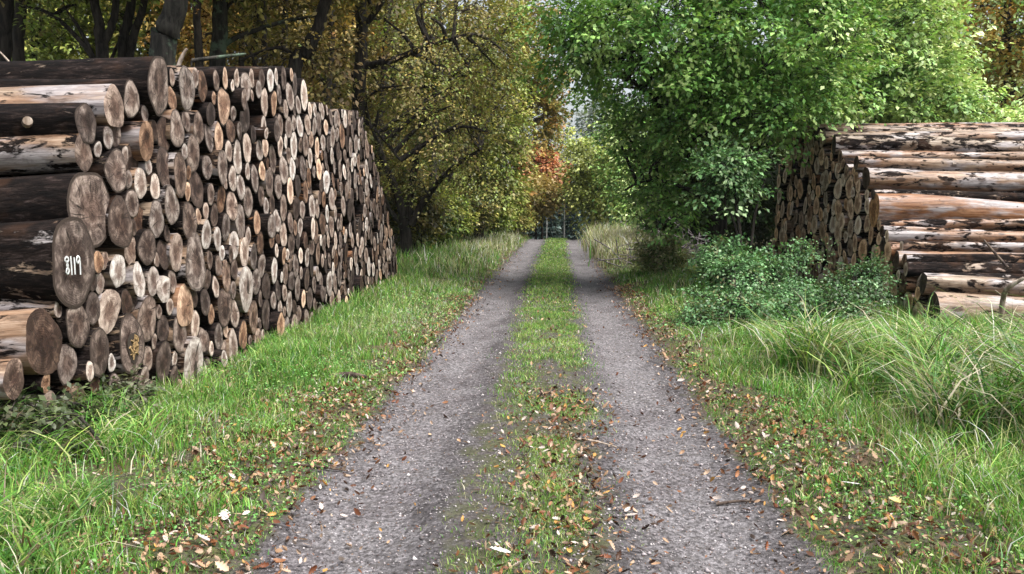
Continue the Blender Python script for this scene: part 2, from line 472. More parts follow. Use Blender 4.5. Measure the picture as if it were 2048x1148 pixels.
def pack(poly, fixed, seed, rmax, rmin, n_max, sgn_margin=0.03):
    """fill a polygon (Y, Z) with touching circles around the fixed ones"""
    R = RNG(seed)
    poly = np.asarray(poly, float)
    y0, z0 = poly.min(0); y1, z1 = poly.max(0)
    Y, Z = np.meshgrid(np.arange(y0, y1, 0.022), np.arange(z0, z1, 0.022))
    P = np.stack([Y.ravel(), Z.ravel()], -1)
    ins = np.zeros(len(P), bool); cl = np.full(len(P), 9.0)
    m = len(poly)
    for i in range(m):
        a, b = poly[i], poly[(i + 1) % m]
        cr = ((a[1] > P[:, 1]) != (b[1] > P[:, 1])) & (P[:, 0] < (b[0] - a[0]) * (P[:, 1] - a[1]) / (b[1] - a[1] + 1e-12) + a[0])
        ins ^= cr
        t = np.clip(((P - a) @ (b - a)) / ((b - a) @ (b - a)), 0, 1)
        cl = np.minimum(cl, np.linalg.norm(P - (a + t[:, None] * (b - a)), axis=1))
    P = P[ins]; cl = cl[ins] + 0.02
    for (y, z, r) in fixed:
        cl = np.minimum(cl, np.hypot(P[:, 0] - y, P[:, 1] - z) - r)
    out = []
    misses = 0
    while len(out) < n_max:
        q = len(out) / n_max
        r = rmin + (rmax - rmin) * R.beta(2.0, 2.2)
        ok = cl >= r
        while not ok.any() and r > rmin:
            r *= 0.93; ok = cl >= r
        if not ok.any(): break
        idx = np.nonzero(ok)[0]
        key = (cl[idx] - r) + 0.05 * P[idx, 1] + R.uniform(0, 0.015, len(idx))
        i = idx[np.argmin(key)]
        y, z = P[i]
        rr = min(cl[i], r * 1.06)
        out.append((y, z, rr))
        cl = np.minimum(cl, np.hypot(P[:, 0] - y, P[:, 1] - z) - rr)
    return out

XL, XR = -3.1, 4.9
# traced logs of the tall stack: u, v, height px, bark cover, orange, face lightness, face offset towards the track, label, extras
LT = [
 (318,171,112,.95,.2,.50,.10,"thick dark-barked log lying across the very top of the tall stack, pale oval end",{'flare':.05}),
 (228,214,80,.28,.35,.55,.0,"yellow debarked log with torn bark, under the dark top log of the tall stack",{}),
 (172,247,80,.9,.1,.26,-.05,"dark log with a pale branch stub, beneath the yellow debarked log",{'stub':1}),
 (167,306,74,.42,.3,.45,-.05,"debarked log with a ragged dark bark patch, below the log with a branch stub",{}),
 (182,420,160,.98,.2,.48,.02,"very thick black-barked log resting on the numbered log",{'taper':.03,'oval':(.07,0)}),
 (148,526,152,.75,.15,.30,.06,"very thick log with a white hand-painted number on its cut end",{'flare':.22,'num':1}),
 (88,684,122,.25,.6,.12,.0,"golden-sided log with a dark red-brown end, under the numbered log",{}),
 (28,757,80,.3,.45,.28,.0,"lowest log with a reddish end, at the near foot of the tall stack",{}),
 (228,262,60,.5,.2,.42,-.12,"",{}),(293,282,77,.35,.85,.50,.05,"orange-sided log jutting out just under the dark top log",{}),
 (233,342,88,.7,.2,.48,.06,"grey log with a dark pith and brown rim, beside the bark-patched log",{}),(262,325,70,.6,.3,.25,-.12,"",{}),
 (328,268,68,.6,.5,.22,-.05,"",{}),(354,259,73,.5,.2,.55,.04,"",{}),(397,256,62,.5,.3,.45,0,"",{}),(328,335,80,.6,.3,.28,0,"",{}),
 (361,348,80,.5,.4,.40,.08,"",{}),(386,308,68,.5,.25,.5,0,"",{}),(281,367,60,.4,.2,.85,.0,"bright white log end in the upper near part of the tall stack",{}),
 (392,378,75,.6,.3,.25,-.05,"",{}),(344,411,77,.5,.1,.6,.06,"",{}),(241,447,100,.8,.3,.32,.08,"thick grey-brown log end facing the track, next to the black-barked log",{}),
 (313,438,75,.5,.05,.55,.02,"",{}),(379,442,78,.6,.3,.38,.05,"",{}),(276,440,60,.4,.8,.3,-.1,"",{}),
 (295,495,73,.9,.2,.33,.03,"",{}),(261,500,58,.3,.4,.65,-.04,"",{}),(209,522,38,.4,.4,.6,-.02,"",{}),
 (236,541,65,.4,.05,.92,.04,"white oval log end just beyond the numbered log",{}),(278,562,65,.4,.05,.85,.04,"pale white log end beyond the white oval one, same height",{}),
 (307,562,58,.4,.1,.7,.0,"",{}),(328,578,56,.3,.1,.85,.02,"",{}),(199,566,42,.4,.2,.7,-.05,"",{}),(326,510,55,.7,.3,.2,-.05,"",{}),(353,504,70,.4,.3,.62,0,"",{}),
 (391,524,108,.5,.1,.52,.08,"large irregular grey log end in the middle height of the tall stack",{'oval':(.12,1.57)}),
 (155,648,92,.7,.2,.42,.04,"grey log with a mottled brown heart, just below the numbered log",{}),(186,617,66,.8,.1,.35,.02,"",{}),
 (218,621,86,.3,.3,.72,-.02,"",{}),(268,607,38,.6,.2,.25,-.08,"",{}),(295,636,92,.5,.3,.5,.0,"",{}),
 (199,704,100,.7,.2,.28,.06,"dark grey thick log end rising from the weeds at the tall stack's foot",{}),
 (264,688,112,.6,.2,.42,.07,"hollow log with a rotten crumbling heart, low in the tall stack",{'hollow':1}),
 (134,727,78,.6,.1,.48,.03,"",{}),(326,658,55,.7,.2,.2,-.05,"",{}),(370,612,84,.3,.75,.75,.04,"yellowish log end with a decayed orange heart, low in the tall stack",{}),
 (360,668,74,.5,.2,.4,.02,"",{}),(328,723,78,.7,.2,.3,.02,"",{}),(349,751,38,.8,.2,.3,.04,"",{}),
 (387,727,106,.4,.05,.85,.08,"white log end with a dark notch cut up from below, at the grass edge",{'notch':1}),
 (230,772,52,.6,.1,.4,.04,"",{}),(268,769,52,.5,.3,.55,.05,"",{}),(303,782,40,.5,.4,.4,.02,"",{}),(295,716,48,.5,.3,.5,-.03,"",{}),
 (445,334,66,.5,.15,.55,.1,"round pale grey log end standing proud of its dark neighbours, high in the tall stack",{}),(374,177,84,.5,.05,.6,.03,"",{}),(405,172,60,.5,.8,.25,-.06,"",{}),
 (450,613,76,.7,.3,.28,.04,"",{}),(493,578,88,.4,.05,.8,.06,"white log end with a dark slit, midway along the tall stack's lower half",{'slit':1}),(507,634,70,.5,.5,.45,.04,"",{}),
 (453,552,58,.4,.5,.5,.03,"",{}),(516,680,46,.4,.4,.65,.02,"",{}),(467,697,70,.4,.2,.72,.04,"",{}),(408,680,50,.5,.2,.45,0,"",{}),(450,716,66,.4,.3,.6,.0,"",{}),
 (435,477,46,.4,.05,.8,.02,"",{}),(413,471,56,.4,.05,.82,.04,"",{}),(468,490,56,.4,.05,.9,.03,"",{}),(462,508,36,.6,.3,.35,.06,"",{}),
]
ORD = ["", "first", "second", "third", "fourth", "fifth", "sixth", "seventh", "eighth", "ninth", "tenth", "eleventh", "twelfth", "thirteenth",
       "fourteenth", "fifteenth", "sixteenth", "seventeenth", "eighteenth", "nineteenth", "twentieth"]
def ordinal(k):
    if k <= 20: return ORD[k]
    tens = {2: "twenty", 3: "thirty", 4: "forty", 5: "fifty", 6: "sixty", 7: "seventy"}[k // 10]
    return {2: "twentieth", 3: "thirtieth", 4: "fortieth", 5: "fiftieth", 6: "sixtieth", 7: "seventieth"}[k // 10] if k % 10 == 0 else tens + "-" + ORD[k % 10]

R0 = RNG(11)
logs = []      # dict(side, y, z, r, L, lc, x, label, ex, seed, area)
for i, (u, v, h, bk, og, fl, ox, lab, ex) in enumerate(LT):
    ox *= .45
    p = at_x(u, v, XL + ox)
    r = 0.5 * h / F * p[1] * 1.0
    logs.append(dict(s='L', y=p[1], z=p[2], r=r, lc=(bk, og, fl * .9), x=XL + ox, label=lab, ex=ex, seed=100 + i, near=i < 8))
top = [(160,240),(215,185),(300,130),(345,142),(590,138),(612,170),(625,205),(720,225),(745,300),(770,400),(793,500),(797,585)]
poly = [(at_x(u, v, XL)[1], at_x(u, v, XL)[2]) for u, v in top]
poly = [(5.0, 0.25), (5.35, 1.0), (5.5, 1.6)] + poly + [(17.2, -0.06), (8.0, -0.06), (6.5, 0.1)]
fixed = [(l['y'], l['z'], l['r']) for l in logs]
for i, (y, z, r) in enumerate(pack(poly, fixed, 5, 0.188, 0.06, 560)):
    bk = R0.uniform(0.7, 1.05) if R0.random() < .82 else R0.uniform(.3, .6); og = R0.choice([R0.uniform(0, .35), R0.uniform(.5, 1.0)], p=[.78, .22])
    fl = float(np.clip(R0.normal(0.52, 0.24), 0.08, 0.98))
    ox = R0.normal(0, 0.008) - (0.10 if R0.random() < 0.05 else 0) + (0.07 if R0.random() < 0.02 else 0)
    if fl < 0.3 and R0.random() < .25: og = R0.uniform(.5, 1)
    logs.append(dict(s='L', y=y, z=z, r=r * 0.985, lc=(bk, og, fl), x=XL + ox, label="", ex={}, seed=300 + i, near=False))
# brown stack beneath the green tree: u, v of the start, thickness px, bark, orange, face, label
RT = [
 (1634,264,36,.24,.15,.25,"pale topmost log of the brown stack, long and smooth"),
 (1668,289,42,.36,.0,.12,"purplish to white weathered log, second from the top of the brown stack"),
 (1712,326,32,.22,.4,.15,"thin tan log below the purplish weathered log"),
 (1732,356,48,.2,.5,.10,"tan-orange log with dark knots, fourth down the brown stack's near side"),
 (1746,388,24,.6,.2,.10,"thin dark-barked log squeezed in above the thick orange log"),
 (1748,419,70,-.02,1.3,.60,"thick smooth orange log, the fattest on the brown stack's near side"),
 (1764,462,24,.30,.6,.15,"thin orange log tucked just under the thick orange one"),
 (1766,489,34,.22,.05,.15,"white log with black bark patches, below the thick orange log"),
 (1792,522,44,.15,.55,.15,"tan-orange log below the white log with black patches"),
 (1806,566,40,.30,.6,.22,"short-showing orange log end low in the brown stack"),
 (1846,566,44,.2,.1,.06,"yellowish log with a black shaded end, second from the ground"),  # shade of this end is put into its near-black face tone
 (1866,622,78,.1,.2,.06,"thick pale tan log lying lowest, mossy dark end"),
]
for i, (u, v, h, bk, og, fl, lab) in enumerate(RT):
    p = at_x(u, v, XR)
    logs.append(dict(s='R', y=p[1], z=p[2], r=0.5 * h / F * p[1] * 0.84, lc=(bk + .12, og, fl), x=XR, label=lab, ex={}, seed=900 + i, near=True))
rp = [(11.5, -0.05), (11.9, 0.65), (12.75, 1.1), (13.6, 1.65), (14.45, 2.15), (15.4, 2.55), (16.2, 2.98), (17.0, 3.1), (17.9, 3.08), (18.15, 2.62), (19.1, 2.55), (19.4, 1.5), (19.6, -0.05)]
fixed = [(l['y'], l['z'], l['r']) for l in logs if l['s'] == 'R']
for i, (y, z, r) in enumerate(pack(rp, fixed, 8, 0.215, 0.075, 420)):
    bk = R0.uniform(0.3, 0.8); og = R0.uniform(.2, 1.0); fl = float(np.clip(R0.normal(0.85, 0.2), 0.3, 1.0))
    ox = R0.normal(0, 0.02) + (0.12 if R0.random() < 0.1 else 0)
    logs.append(dict(s='R', y=y, z=z, r=r * 1.0, lc=(bk, og, fl), x=XR + ox, label="", ex={}, seed=1300 + i, near=False))
# courses for the labels
for side in 'LR':
    ls = [l for l in logs if l['s'] == side]
    for l in ls: l['band'] = max(1, int(l['z'] / 0.27) + 1)
    for b in {l['band'] for l in ls}:
        for k, l in enumerate(sorted([l for l in ls if l['band'] == b], key=lambda q: q['y'])): l['nth'] = k + 1
for l in logs:
    vis = abs(l['x']) / math.hypot(l['x'], l['y'])
    l['area'] = (l['r'] / l['y']) ** 2 * vis * (100 if l['near'] else 1)
    if l['s'] == 'R' and l['z'] < 0.75 and l['y'] > 12 : l['area'] *= 0.05       # behind the brambles
order = sorted(range(len(logs)), key=lambda i: -logs[i]['area'])
single = set(order[:300])

def mkbox_strip(pts, w, x0, dx):   # flat painted stroke in the Y-Z plane, dx thick
    pts = np.asarray(pts, float)
    t = np.gradient(pts, axis=0); t /= np.linalg.norm(t, axis=1)[:, None]
    nrm = np.stack([-t[:, 1], t[:, 0]], -1)
    A = pts + nrm * w / 2; B = pts - nrm * w / 2
    n = len(pts)
    v = np.concatenate([np.c_[np.full(n, x0), A], np.c_[np.full(n, x0), B], np.c_[np.full(n, x0 + dx), A], np.c_[np.full(n, x0 + dx), B]])
    i = np.arange(n - 1)
    f = [np.stack([a + i, a + i + 1, b + i + 1, b + i], -1) for a, b in ((2 * n, 3 * n), (0, 2 * n), (3 * n, n))]
    return v, np.concatenate(f)

stuffV, stuffF3, stuffF4, stuffA, sN = [], [], [], {'lc': [], 'loc': [], 'rad': []}, 0
stuffMI3, stuffMI4 = [], []
for i, l in enumerate(logs):
    R = RNG(l['seed'] + 7)
    sgn = -1 if l['s'] == 'L' else 1
    ex = l['ex']
    L = R.uniform(4.2, 5.2) if l['s'] == 'L' else R.uniform(5.5, 6.5)
    big = l['near']
    taper = ex.get('taper', R.uniform(0.012, 0.03) if big else 0.012)
    side, face = log_mesh(l['r'], L, l['lc'], l['seed'], sgn, taper, ex.get('flare', R.choice([0, .05])), (R.normal(0, .04), R.normal(0, .04)),
                          28 if big else 18, ex.get('oval'), (0.03 if l['s'] == 'L' else 0.07) if big else 0.01, 1.7 if l['s'] == 'L' else 2.6)
    droop = math.radians(R.uniform(1.0, 2.2)) if big else math.radians(R.uniform(-.5, .8))
    yaw = math.radians(R.normal(1.5 if l['s'] == 'L' else 0.0, .7))
    M = Matrix.Rotation(yaw, 4, 'Z') @ Matrix.Rotation(droop * sgn, 4, 'Y')
    loc = Vector((l['x'], l['y'], l['z']))
    if i in single:
        o = empty("log", loc)
        o.matrix_world = Matrix.Translation(loc) @ M
        mesh_np("bark", side[0], side[1], M_LOG, pattr=side[2], smooth=True, parent=o)
        fo = mesh_np("cut_face", face[0], face[1], M_FACE, pattr=face[2], smooth=False, parent=o)
        r = l['r']
        lab = l['label']
        if not lab:
            tone = "white" if l['lc'][2] > .75 else "pale" if l['lc'][2] > .55 else "grey" if l['lc'][2] > .36 else "brown" if l['lc'][2] > .22 else "dark"
            size = "thick " if r > .185 else "thin " if r < .105 else ""
            k = ordinal(l['nth'])
            stack = "tall" if l['s'] == 'L' else "brown"
            if tone == "dark" and size == "thick " : size = ""
            if "-" in k or "-" in ordinal(l['band']): size = ""
            lab = f"{tone} {size}log, {k} from the near end in the {ordinal(l['band'])} course of the {stack} stack"
        if len(lab.replace("-", " ").split()) > 16: lab = lab.replace(" in the ", ", ").replace(" course of the", " course,")
        tag(o, lab, "log", "logs of the tall weathered stack" if l['s'] == 'L' else "logs of the brown stack by the brambles")
        fx = 0.012                                  # the face looks to +X on the tall stack
        if ex.get('num'):
            s = r * 0.54
            def stroke(name, pts, w=0.016):
                v_, f_ = mkbox_strip(smooth_path(np.array(pts) * s, 16), w * .8, 0.022, 0.003)
                return v_, f_
            G = Geo()
            # handwritten 8119, read by somebody facing the end (+Y runs away from the camera: to the right of the writing)
            for pts in ([(-.50,.52),(-.66,.36),(-.42,.02),(-.62,-.34),(-.50,-.55),(-.38,-.3),(-.56,.04),(-.36,.34),(-.50,.52)],
                        [(-.20,.55),(-.19,.0),(-.20,-.62)], [(.06,.45),(.07,0),(.05,-.62)],
                        [(.50,.30),(.36,.05),(.24,.22),(.34,.48),(.49,.34),(.50,-.1),(.48,-.68)]):
                v_, f_ = stroke("n", [(a * 1.2 - .36, b * .8 - .06) for a, b in pts])
                G.add(v_, f_)
            G.build("painted_number", M_PAINT, fo, smooth=False)
        if big and not ex.get('stub') and (l['s'] == 'R' or i in (0, 1, 4)):
            for q in range(R.integers(1, 4)):
                xx = R.uniform(.5, 3.2); a_ = R.uniform(-2.6, -.5); rr = r * (1 - taper * xx) * .9
                yy, zz = rr * math.sin(a_), rr * math.cos(a_) * .9
                G = Geo(); k_ = R.uniform(.1, .22)
                G.tube([(sgn * xx, yy, zz), (sgn * (xx + .03), yy * (1 + k_ * .5), zz * (1 + k_ * .5)), (sgn * (xx + .05), yy * (1 + k_), zz * (1 + k_))], [.05 * r / .2, .032 * r / .2, .026 * r / .2], 8)
                G.build("branch_stub", M_STICKD if R.random() < .6 else M_STICK, o)
        if ex.get('stub'):
            G = Geo(); G.tube([(-.33, -r * .9, .0), (-.30, -r * 1.25, .01)], [.035, .03], 10)
            sb = G.build("branch_stub", M_STICK, o)
        if ex.get('hollow'):
            G = Geo(); a = np.arange(20) / 20 * 6.283
            rr = r * (.55 + .06 * np.sin(3 * a))
            rim = np.c_[np.full(20, .012), rr * np.cos(a) * .85, rr * np.sin(a) * 1.05 - .1 * r]
            inn = rim * [1, .8, .8] - [.0, 0, 0]; inn[:, 0] = .013
            j = np.arange(20)
            G.add(np.concatenate([rim, inn]), np.stack([j, (j + 1) % 20, 20 + (j + 1) % 20, 20 + j], -1))
            G.add(np.concatenate([inn, [[.013, 0, 0]]]), np.stack([j, (j + 1) % 20, np.full(20, 20)], -1))
            hr = G.build("rotten_heart", M_ROT_SHADE, fo, smooth=False)
            G = Geo()
            for q in range(40):
                a_ = R.uniform(0, 6.28); q_ = r * .42 * math.sqrt(R.random())
                c = np.array([.018, q_ * math.cos(a_) * .8, q_ * math.sin(a_) - .1 * r])
                d = R.normal(0, 1, 3) * [.3, .6, 1]; d = d / np.linalg.norm(d) * R.uniform(.008, .028)
                G.tube([c - d, c + d], [R.uniform(.004, .008)] * 2, 4)
            G.build("crumbling_wood", M_CRUMB, fo, smooth=False)
        if ex.get('notch') or ex.get('slit'):
            G = Geo(); w = .16 if ex.get('notch') else .10
            z0, z1 = (-.93, .15) if ex.get('notch') else (-.25, .45)
            zz = np.linspace(z0, z1, 10); ww = w * np.sqrt(np.clip(1 - ((zz - z0) / (z1 - z0)) ** 2, 0, 1)) if ex.get('notch') else w * np.sin(np.linspace(.05, 3.1, 10))
            v_ = np.concatenate([np.c_[np.full(10, .013), (.12 - ww) * r, zz * r], np.c_[np.full(10, .013), (.12 + ww) * r, zz * r]])
            j = np.arange(9)
            G.add(v_, np.stack([j, 10 + j, 11 + j, j + 1], -1))
            G.build("notch" if ex.get('notch') else "slit", M_ROT_SHADE, fo, smooth=False)  # flat dark patch painted for the shade inside the cut
    else:
        A = np.array(Matrix.Translation(loc) @ M)
        for (v, fs, at), mi in ((side, 0), (face, 1)):
            w = v @ A[:3, :3].T + A[:3, 3]
            stuffV.append(w)
            for f in fs:
                if f.shape[1] == 3: stuffF3.append(f + sN); stuffMI3 += [mi] * len(f)
                else: stuffF4.append(f + sN); stuffMI4 += [mi] * len(f)
            stuffA['lc'].append(at['lc']); stuffA['loc'].append(at['loc']); stuffA['rad'].append(at.get('rad', np.zeros(len(v))))
            sN += len(v)
if stuffV:
    o = mesh_np("logs", np.concatenate(stuffV), [np.concatenate(stuffF3), np.concatenate(stuffF4)], [M_LOG, M_FACE],
                pattr={k: np.concatenate(a) for k, a in stuffA.items()}, smooth=True, mi=stuffMI3 + stuffMI4)
    tag(o, "small or half-hidden logs filling the far parts of both stacks", "logs", kind="stuff")

# ------------------------------------------------------------------ foliage
def palette(R, n, cols, wts, jit=0.18):
    cols = np.asarray(cols, float); w = np.asarray(wts, float); w = w / w.sum()
    return cols[R.choice(len(cols), n, p=w)]

def leaves_mesh(name, cen, d, nrm, L, W, col, mat, parent=None, fold=0.25, offset=None):
    """one four-point folded leaf per row"""
    n = len(cen)
    d = d / (np.linalg.norm(d, axis=1)[:, None] + 1e-9)
    s = np.cross(d, nrm); s /= np.linalg.norm(s, axis=1)[:, None] + 1e-9
    up = np.cross(s, d)
    L = np.broadcast_to(L, (n,))[:, None]; W = np.broadcast_to(W, (n,))[:, None]
    a = cen; b = cen + d * L * .45 + s * W * .5 + up * W * fold
    c = cen + d * L; e = cen + d * L * .45 - s * W * .5 + up * W * fold
    v = np.stack([a, b, c, e], 1).reshape(-1, 3)
    if offset is not None: v = v - np.asarray(offset)
    f = np.arange(n * 4).reshape(-1, 4)
    return mesh_np(name, v, f, mat, fattr=dict(col=np.clip(col, 0.002, 1)), parent=parent)

def lobe(u, v, Y, ru, rv, ry, w=1.0):
    p = at_y(u, v, Y)
    return (p[0], p[1], p[2], px(ru, Y), ry, px(rv, Y), w)

def tree(name, label, cat, base, stems, lobes, n_spray, n_leaf, leaf, cols, wts, seed, group=None, spray=(0.55, 0.35, 0.12), droop=0.35,
         mat=M_TRUNK, n_limb=14, shell=0.45, zmin=None, twig=0.008, limb_r=0.05, crown_name="crown"):
    """stems: list of (points, radii); lobes: ellipsoids (cx, cy, cz, rx, ry, rz, weight)"""
    R = RNG(seed)
    base = np.asarray(base, float)
    root = empty(name, base)
    tag(root, label, cat, group)
    G = Geo()
    spts = []
    for pts, rad in stems:
        n = max(8, len(pts) * 4)
        P = smooth_path(pts, n)
        P[1:-1] += R.normal(0, 1, (n - 2, 3)) * np.mean(rad) * 0.09
        rr = np.interp(np.linspace(0, 1, n), np.linspace(0, 1, len(rad)), rad)
        G.tube(P, rr, 8)
        spts.append(P[int(n * .3):])
    spts = np.concatenate(spts) if spts else base[None]
    lb = np.array(lobes, float)
    wv = lb[:, 3] * lb[:, 4] * lb[:, 5]; wv = wv ** 0.75 * lb[:, 6]; wv /= wv.sum()
    def samp(n, lo, hi):
        k = R.choice(len(lb), n, p=wv)
        q = R.normal(0, 1, (n, 3)); q /= np.linalg.norm(q, axis=1)[:, None]
        q *= (lo + (hi - lo) * R.random(n) ** 0.6)[:, None]
        return lb[k, :3] + q * lb[k, 3:6], q, k
    # limbs
    E, _, _ = samp(n_limb, 0.2, 0.75)
    lp = [spts]
    for e in E:
        dd = np.linalg.norm(spts - e, axis=1) + 0.8 * np.maximum(0, spts[:, 2] - e[2] + 0.3)
        st = spts[np.argmin(dd)]
        mid = (st + e) / 2 + R.normal(0, .12, 3) * np.linalg.norm(e - st) * .6 + [0, 0, .1 * np.linalg.norm(e - st)]
        P = smooth_path([st, mid, e], 8)
        G.tube(P, np.linspace(limb_r, limb_r * .25, 8), 5)
        lp.append(P[2:])
    lp = np.concatenate(lp)
    # sprays of leaves on twigs
    C, q, k = samp(n_spray, shell, 1.0)
    if zmin is not None:
        keep = C[:, 2] > zmin; C, q = C[keep], q[keep]
    n_spray = len(C)
    out = q.copy(); out[:, 2] *= 0.4; out += R.normal(0, .45, out.shape)
    out[:, 2] -= droop * R.uniform(.3, 1.3, n_spray)
    out /= np.linalg.norm(out, axis=1)[:, None]
    for j in range(0, n_spray):
        c = C[j] - out[j] * spray[0] * .5
        i = np.argmin(np.linalg.norm(lp - c, axis=1))
        if R.random() < 0.55:
            st = lp[i]; mid = (st + c) / 2 + R.normal(0, .06, 3)
            P = np.array([st, mid, c, C[j] + out[j] * spray[0] * .5])
            G.tube(P, [twig * 1.6, twig * 1.2, twig, twig * .4], 3, cap=False)
    tr = G.build("trunk", mat, root, offset=base)
    side = np.cross(out, [0, 0, 1.0]); side /= np.linalg.norm(side, axis=1)[:, None] + 1e-9
    upv = np.cross(side, out)
    n = n_spray * n_leaf
    sp = np.repeat(np.arange(n_spray), n_leaf)
    a = R.uniform(-1, 1, n); b = R.normal(0, .5, n) * (1.1 - .5 * np.abs(a)); c = R.normal(0, .5, n)
    sz = R.uniform(.7, 1.35, n_spray)[sp]
    cen = C[sp] + out[sp] * (a * spray[0] * sz)[:, None] + side[sp] * (b * spray[1] * sz)[:, None] + upv[sp] * (c * spray[2] * sz)[:, None]
    cen[:, 2] -= 0.25 * spray[0] * (a * .5 + .5) ** 2 * droop
    d = out[sp] * .7 + side[sp] * np.sign(b)[:, None] * .7 + R.normal(0, .35, (n, 3)); d[:, 2] -= .25
    nr = upv[sp] + R.normal(0, .3, (n, 3)); nr[:, 2] += .35
    cols = np.asarray(cols, float)
    base_c = palette(R, n_spray, cols, wts)
    own = palette(R, n, cols, wts)
    mixw = R.uniform(.1, .5, n)[:, None]
    col = base_c[sp] * (1 - mixw) + own * mixw
    col = col * np.exp(R.normal(0, .22, n))[:, None] * np.exp(R.normal(0, .15, n_spray))[sp][:, None]
    L = leaf[0] * R.uniform(.7, 1.3, n)
    leaves_mesh(crown_name, cen, d, nr, L, L * leaf[1], col, M_LEAF, root, offset=base)
    return root

def stem(pts, rads):               # (u, v, Y) points
    return (np.array([at_y(*p) for p in pts]), rads)

OLIVE = [(0.13, 0.135, 0.03), (0.22, 0.20, 0.055), (0.06, 0.075, 0.02), (0.34, 0.27, 0.10), (0.10, 0.07, 0.03), (0.50, 0.46, 0.14)]
BRNY = [(0.20, 0.165, 0.05), (0.36, 0.29, 0.11), (0.09, 0.08, 0.03), (0.26, 0.17, 0.075), (0.18, 0.20, 0.05), (0.58, 0.44, 0.13)]
YGRN = [(0.27, 0.34, 0.07), (0.19, 0.28, 0.05), (0.42, 0.42, 0.11), (0.13, 0.18, 0.04)]
ORNG = [(0.46, 0.29, 0.06), (0.38, 0.19, 0.05), (0.54, 0.40, 0.12), (0.24, 0.21, 0.05)]
GREEN = [(0.18, 0.37, 0.08), (0.29, 0.48, 0.12), (0.10, 0.25, 0.06), (0.50, 0.62, 0.24)]
LGREEN = [(0.42, 0.58, 0.20), (0.30, 0.50, 0.16), (0.60, 0.68, 0.32), (0.19, 0.37, 0.11)]
BLUEG = [(0.07, 0.175, 0.06), (0.125, 0.27, 0.10), (0.035, 0.09, 0.03), (0.27, 0.42, 0.22), (0.20, 0.17, 0.09)]
DARKG = [(0.03, 0.06, 0.02), (0.05, 0.08, 0.025), (0.06, 0.06, 0.02)]  # leaf greens darkened, the wood's deep shade is put into the colour

def base_of(u, Y):
    p = at_y(u, 574, Y)
    return np.array([p[0], Y, float(ground_z(p[0], Y))])

# ---- trees behind the tall stack
def forest_tree(label, Y, u_base, stems_px, lobes, cols, wts, seed, n=260, nl=36, leaf=(.11, .6), mat=M_TRUNK, **kw):
    b = base_of(u_base, Y)
    st = []
    for k, (pts, rad) in enumerate(stems_px):
        P, r_ = stem(pts, [px(q, Y) for q in rad])
        if k == 0: P = np.concatenate([[b - [0, 0, .2]], P]); r_ = [r_[0] * 1.25] + list(r_)
        st.append((P, r_))
    return tree("forest_tree", label, "tree", b, st, lobes, n, nl, leaf, cols, wts, seed, "trees behind the tall stack", mat=mat, **kw)

forest_tree("dark straight trunk at the photo's edge behind the tall stack", 15, 6, [([(6,140,15),(12,20,15),(14,-160,15)], [15,14,11])],
            [lobe(40,-150,15,230,110,2.2)], OLIVE, [1]*6, 21, n=160)
forest_tree("slim dark trunk beside the edge tree behind the tall stack", 17, 36, [([(36,140,17),(42,20,17),(44,-160,17)], [12,11,8])],
            [lobe(70,-140,17,220,100,2)], YGRN, [1]*4, 22, n=160)
forest_tree("dark tree forking in two above the tall stack's near end", 15, 205, [([(205,140,15),(203,85,15),(190,0,15),(180,-150,15.4)], [13,12,9,6]),
            ([(204,90,15),(222,55,15),(233,0,15),(240,-150,14.8)], [9,8,7,5]), ([(195,128,15),(150,70,15),(95,25,15.2),(40,10,15.5)], [6,5,4,2]), ([(190,120,15),(160,60,15),(130,15,15)], [5,4,2])],
            [lobe(200,-140,15,250,110,2.2), lobe(110,20,15.5,100,50,1,.3)], YGRN, [1]*4, 23, n=200)
forest_tree("twin-stemmed dark tree next to the forking one", 15.6, 250, [([(246,140,15.6),(250,70,15.6),(262,0,15.6),(266,-150,15.6)], [11,10,9,6]),
            ([(258,138,15.6),(268,70,15.4),(290,0,15.2),(310,-150,15.2)], [8,8,7,5]), ([(222,120,15.6),(240,80,15.6),(255,60,15.6)], [4,3,3])],
            [lobe(290,-150,15.5,230,110,2.2)], YGRN, [1]*4, 24, n=180)
forest_tree("thick leaning trunk with green lichen behind the tall stack's top log", 13, 318, [([(322,125,13),(338,60,13),(356,-10,13),(385,-190,13)], [27,25,23,18])],
            [lobe(390,-190,13.4,260,110,2.2)], OLIVE, [1]*6, 25, n=170, mat=M_TRUNKL)
forest_tree("thin dark pole tree between the leaning trunk and the lichened trunk", 20, 396, [([(398,140,20),(394,40,20),(390,-120,20)], [9,8,6])],
            [lobe(390,-130,20,170,90,2), lobe(420,60,21,70,40,1,.3)], ORNG, [1]*4, 26, n=170)
forest_tree("upright lichened trunk behind the middle of the tall stack", 17, 436, [([(438,150,17),(440,40,17),(444,-140,17)], [17,16,13]), ([(440,95,17),(480,72,17),(560,45,17.2),(640,30,17.5)], [6,5,4,2])],
            [lobe(450,-140,17,220,100,2), lobe(520,30,17.6,110,45,1,.4)], OLIVE, [1]*6, 27, n=200, mat=M_TRUNKL)
forest_tree("slender dark stem behind the middle of the tall stack", 22, 566, [([(566,150,22),(570,60,22),(574,-100,22)], [7,6,5]), ([(510,140,22),(512,40,22),(516,-80,22)], [5,5,4])],
            [lobe(560,-90,22,150,80,2), lobe(560,80,22.5,80,60,1,.4)], BRNY, [1]*6, 28, n=190)
forest_tree("slanting dark trunk behind the stepped top of the tall stack", 17, 585, [([(590,160,17),(612,105,17),(640,45,17),(690,-130,17)], [15,15,13,9]), ([(600,130,17),(560,95,17),(480,120,16.8)], [5,4,2])],
            [lobe(680,-130,17,220,100,2), lobe(640,110,17.6,90,60,1,.5)], BRNY, [1]*6, 29, n=220)
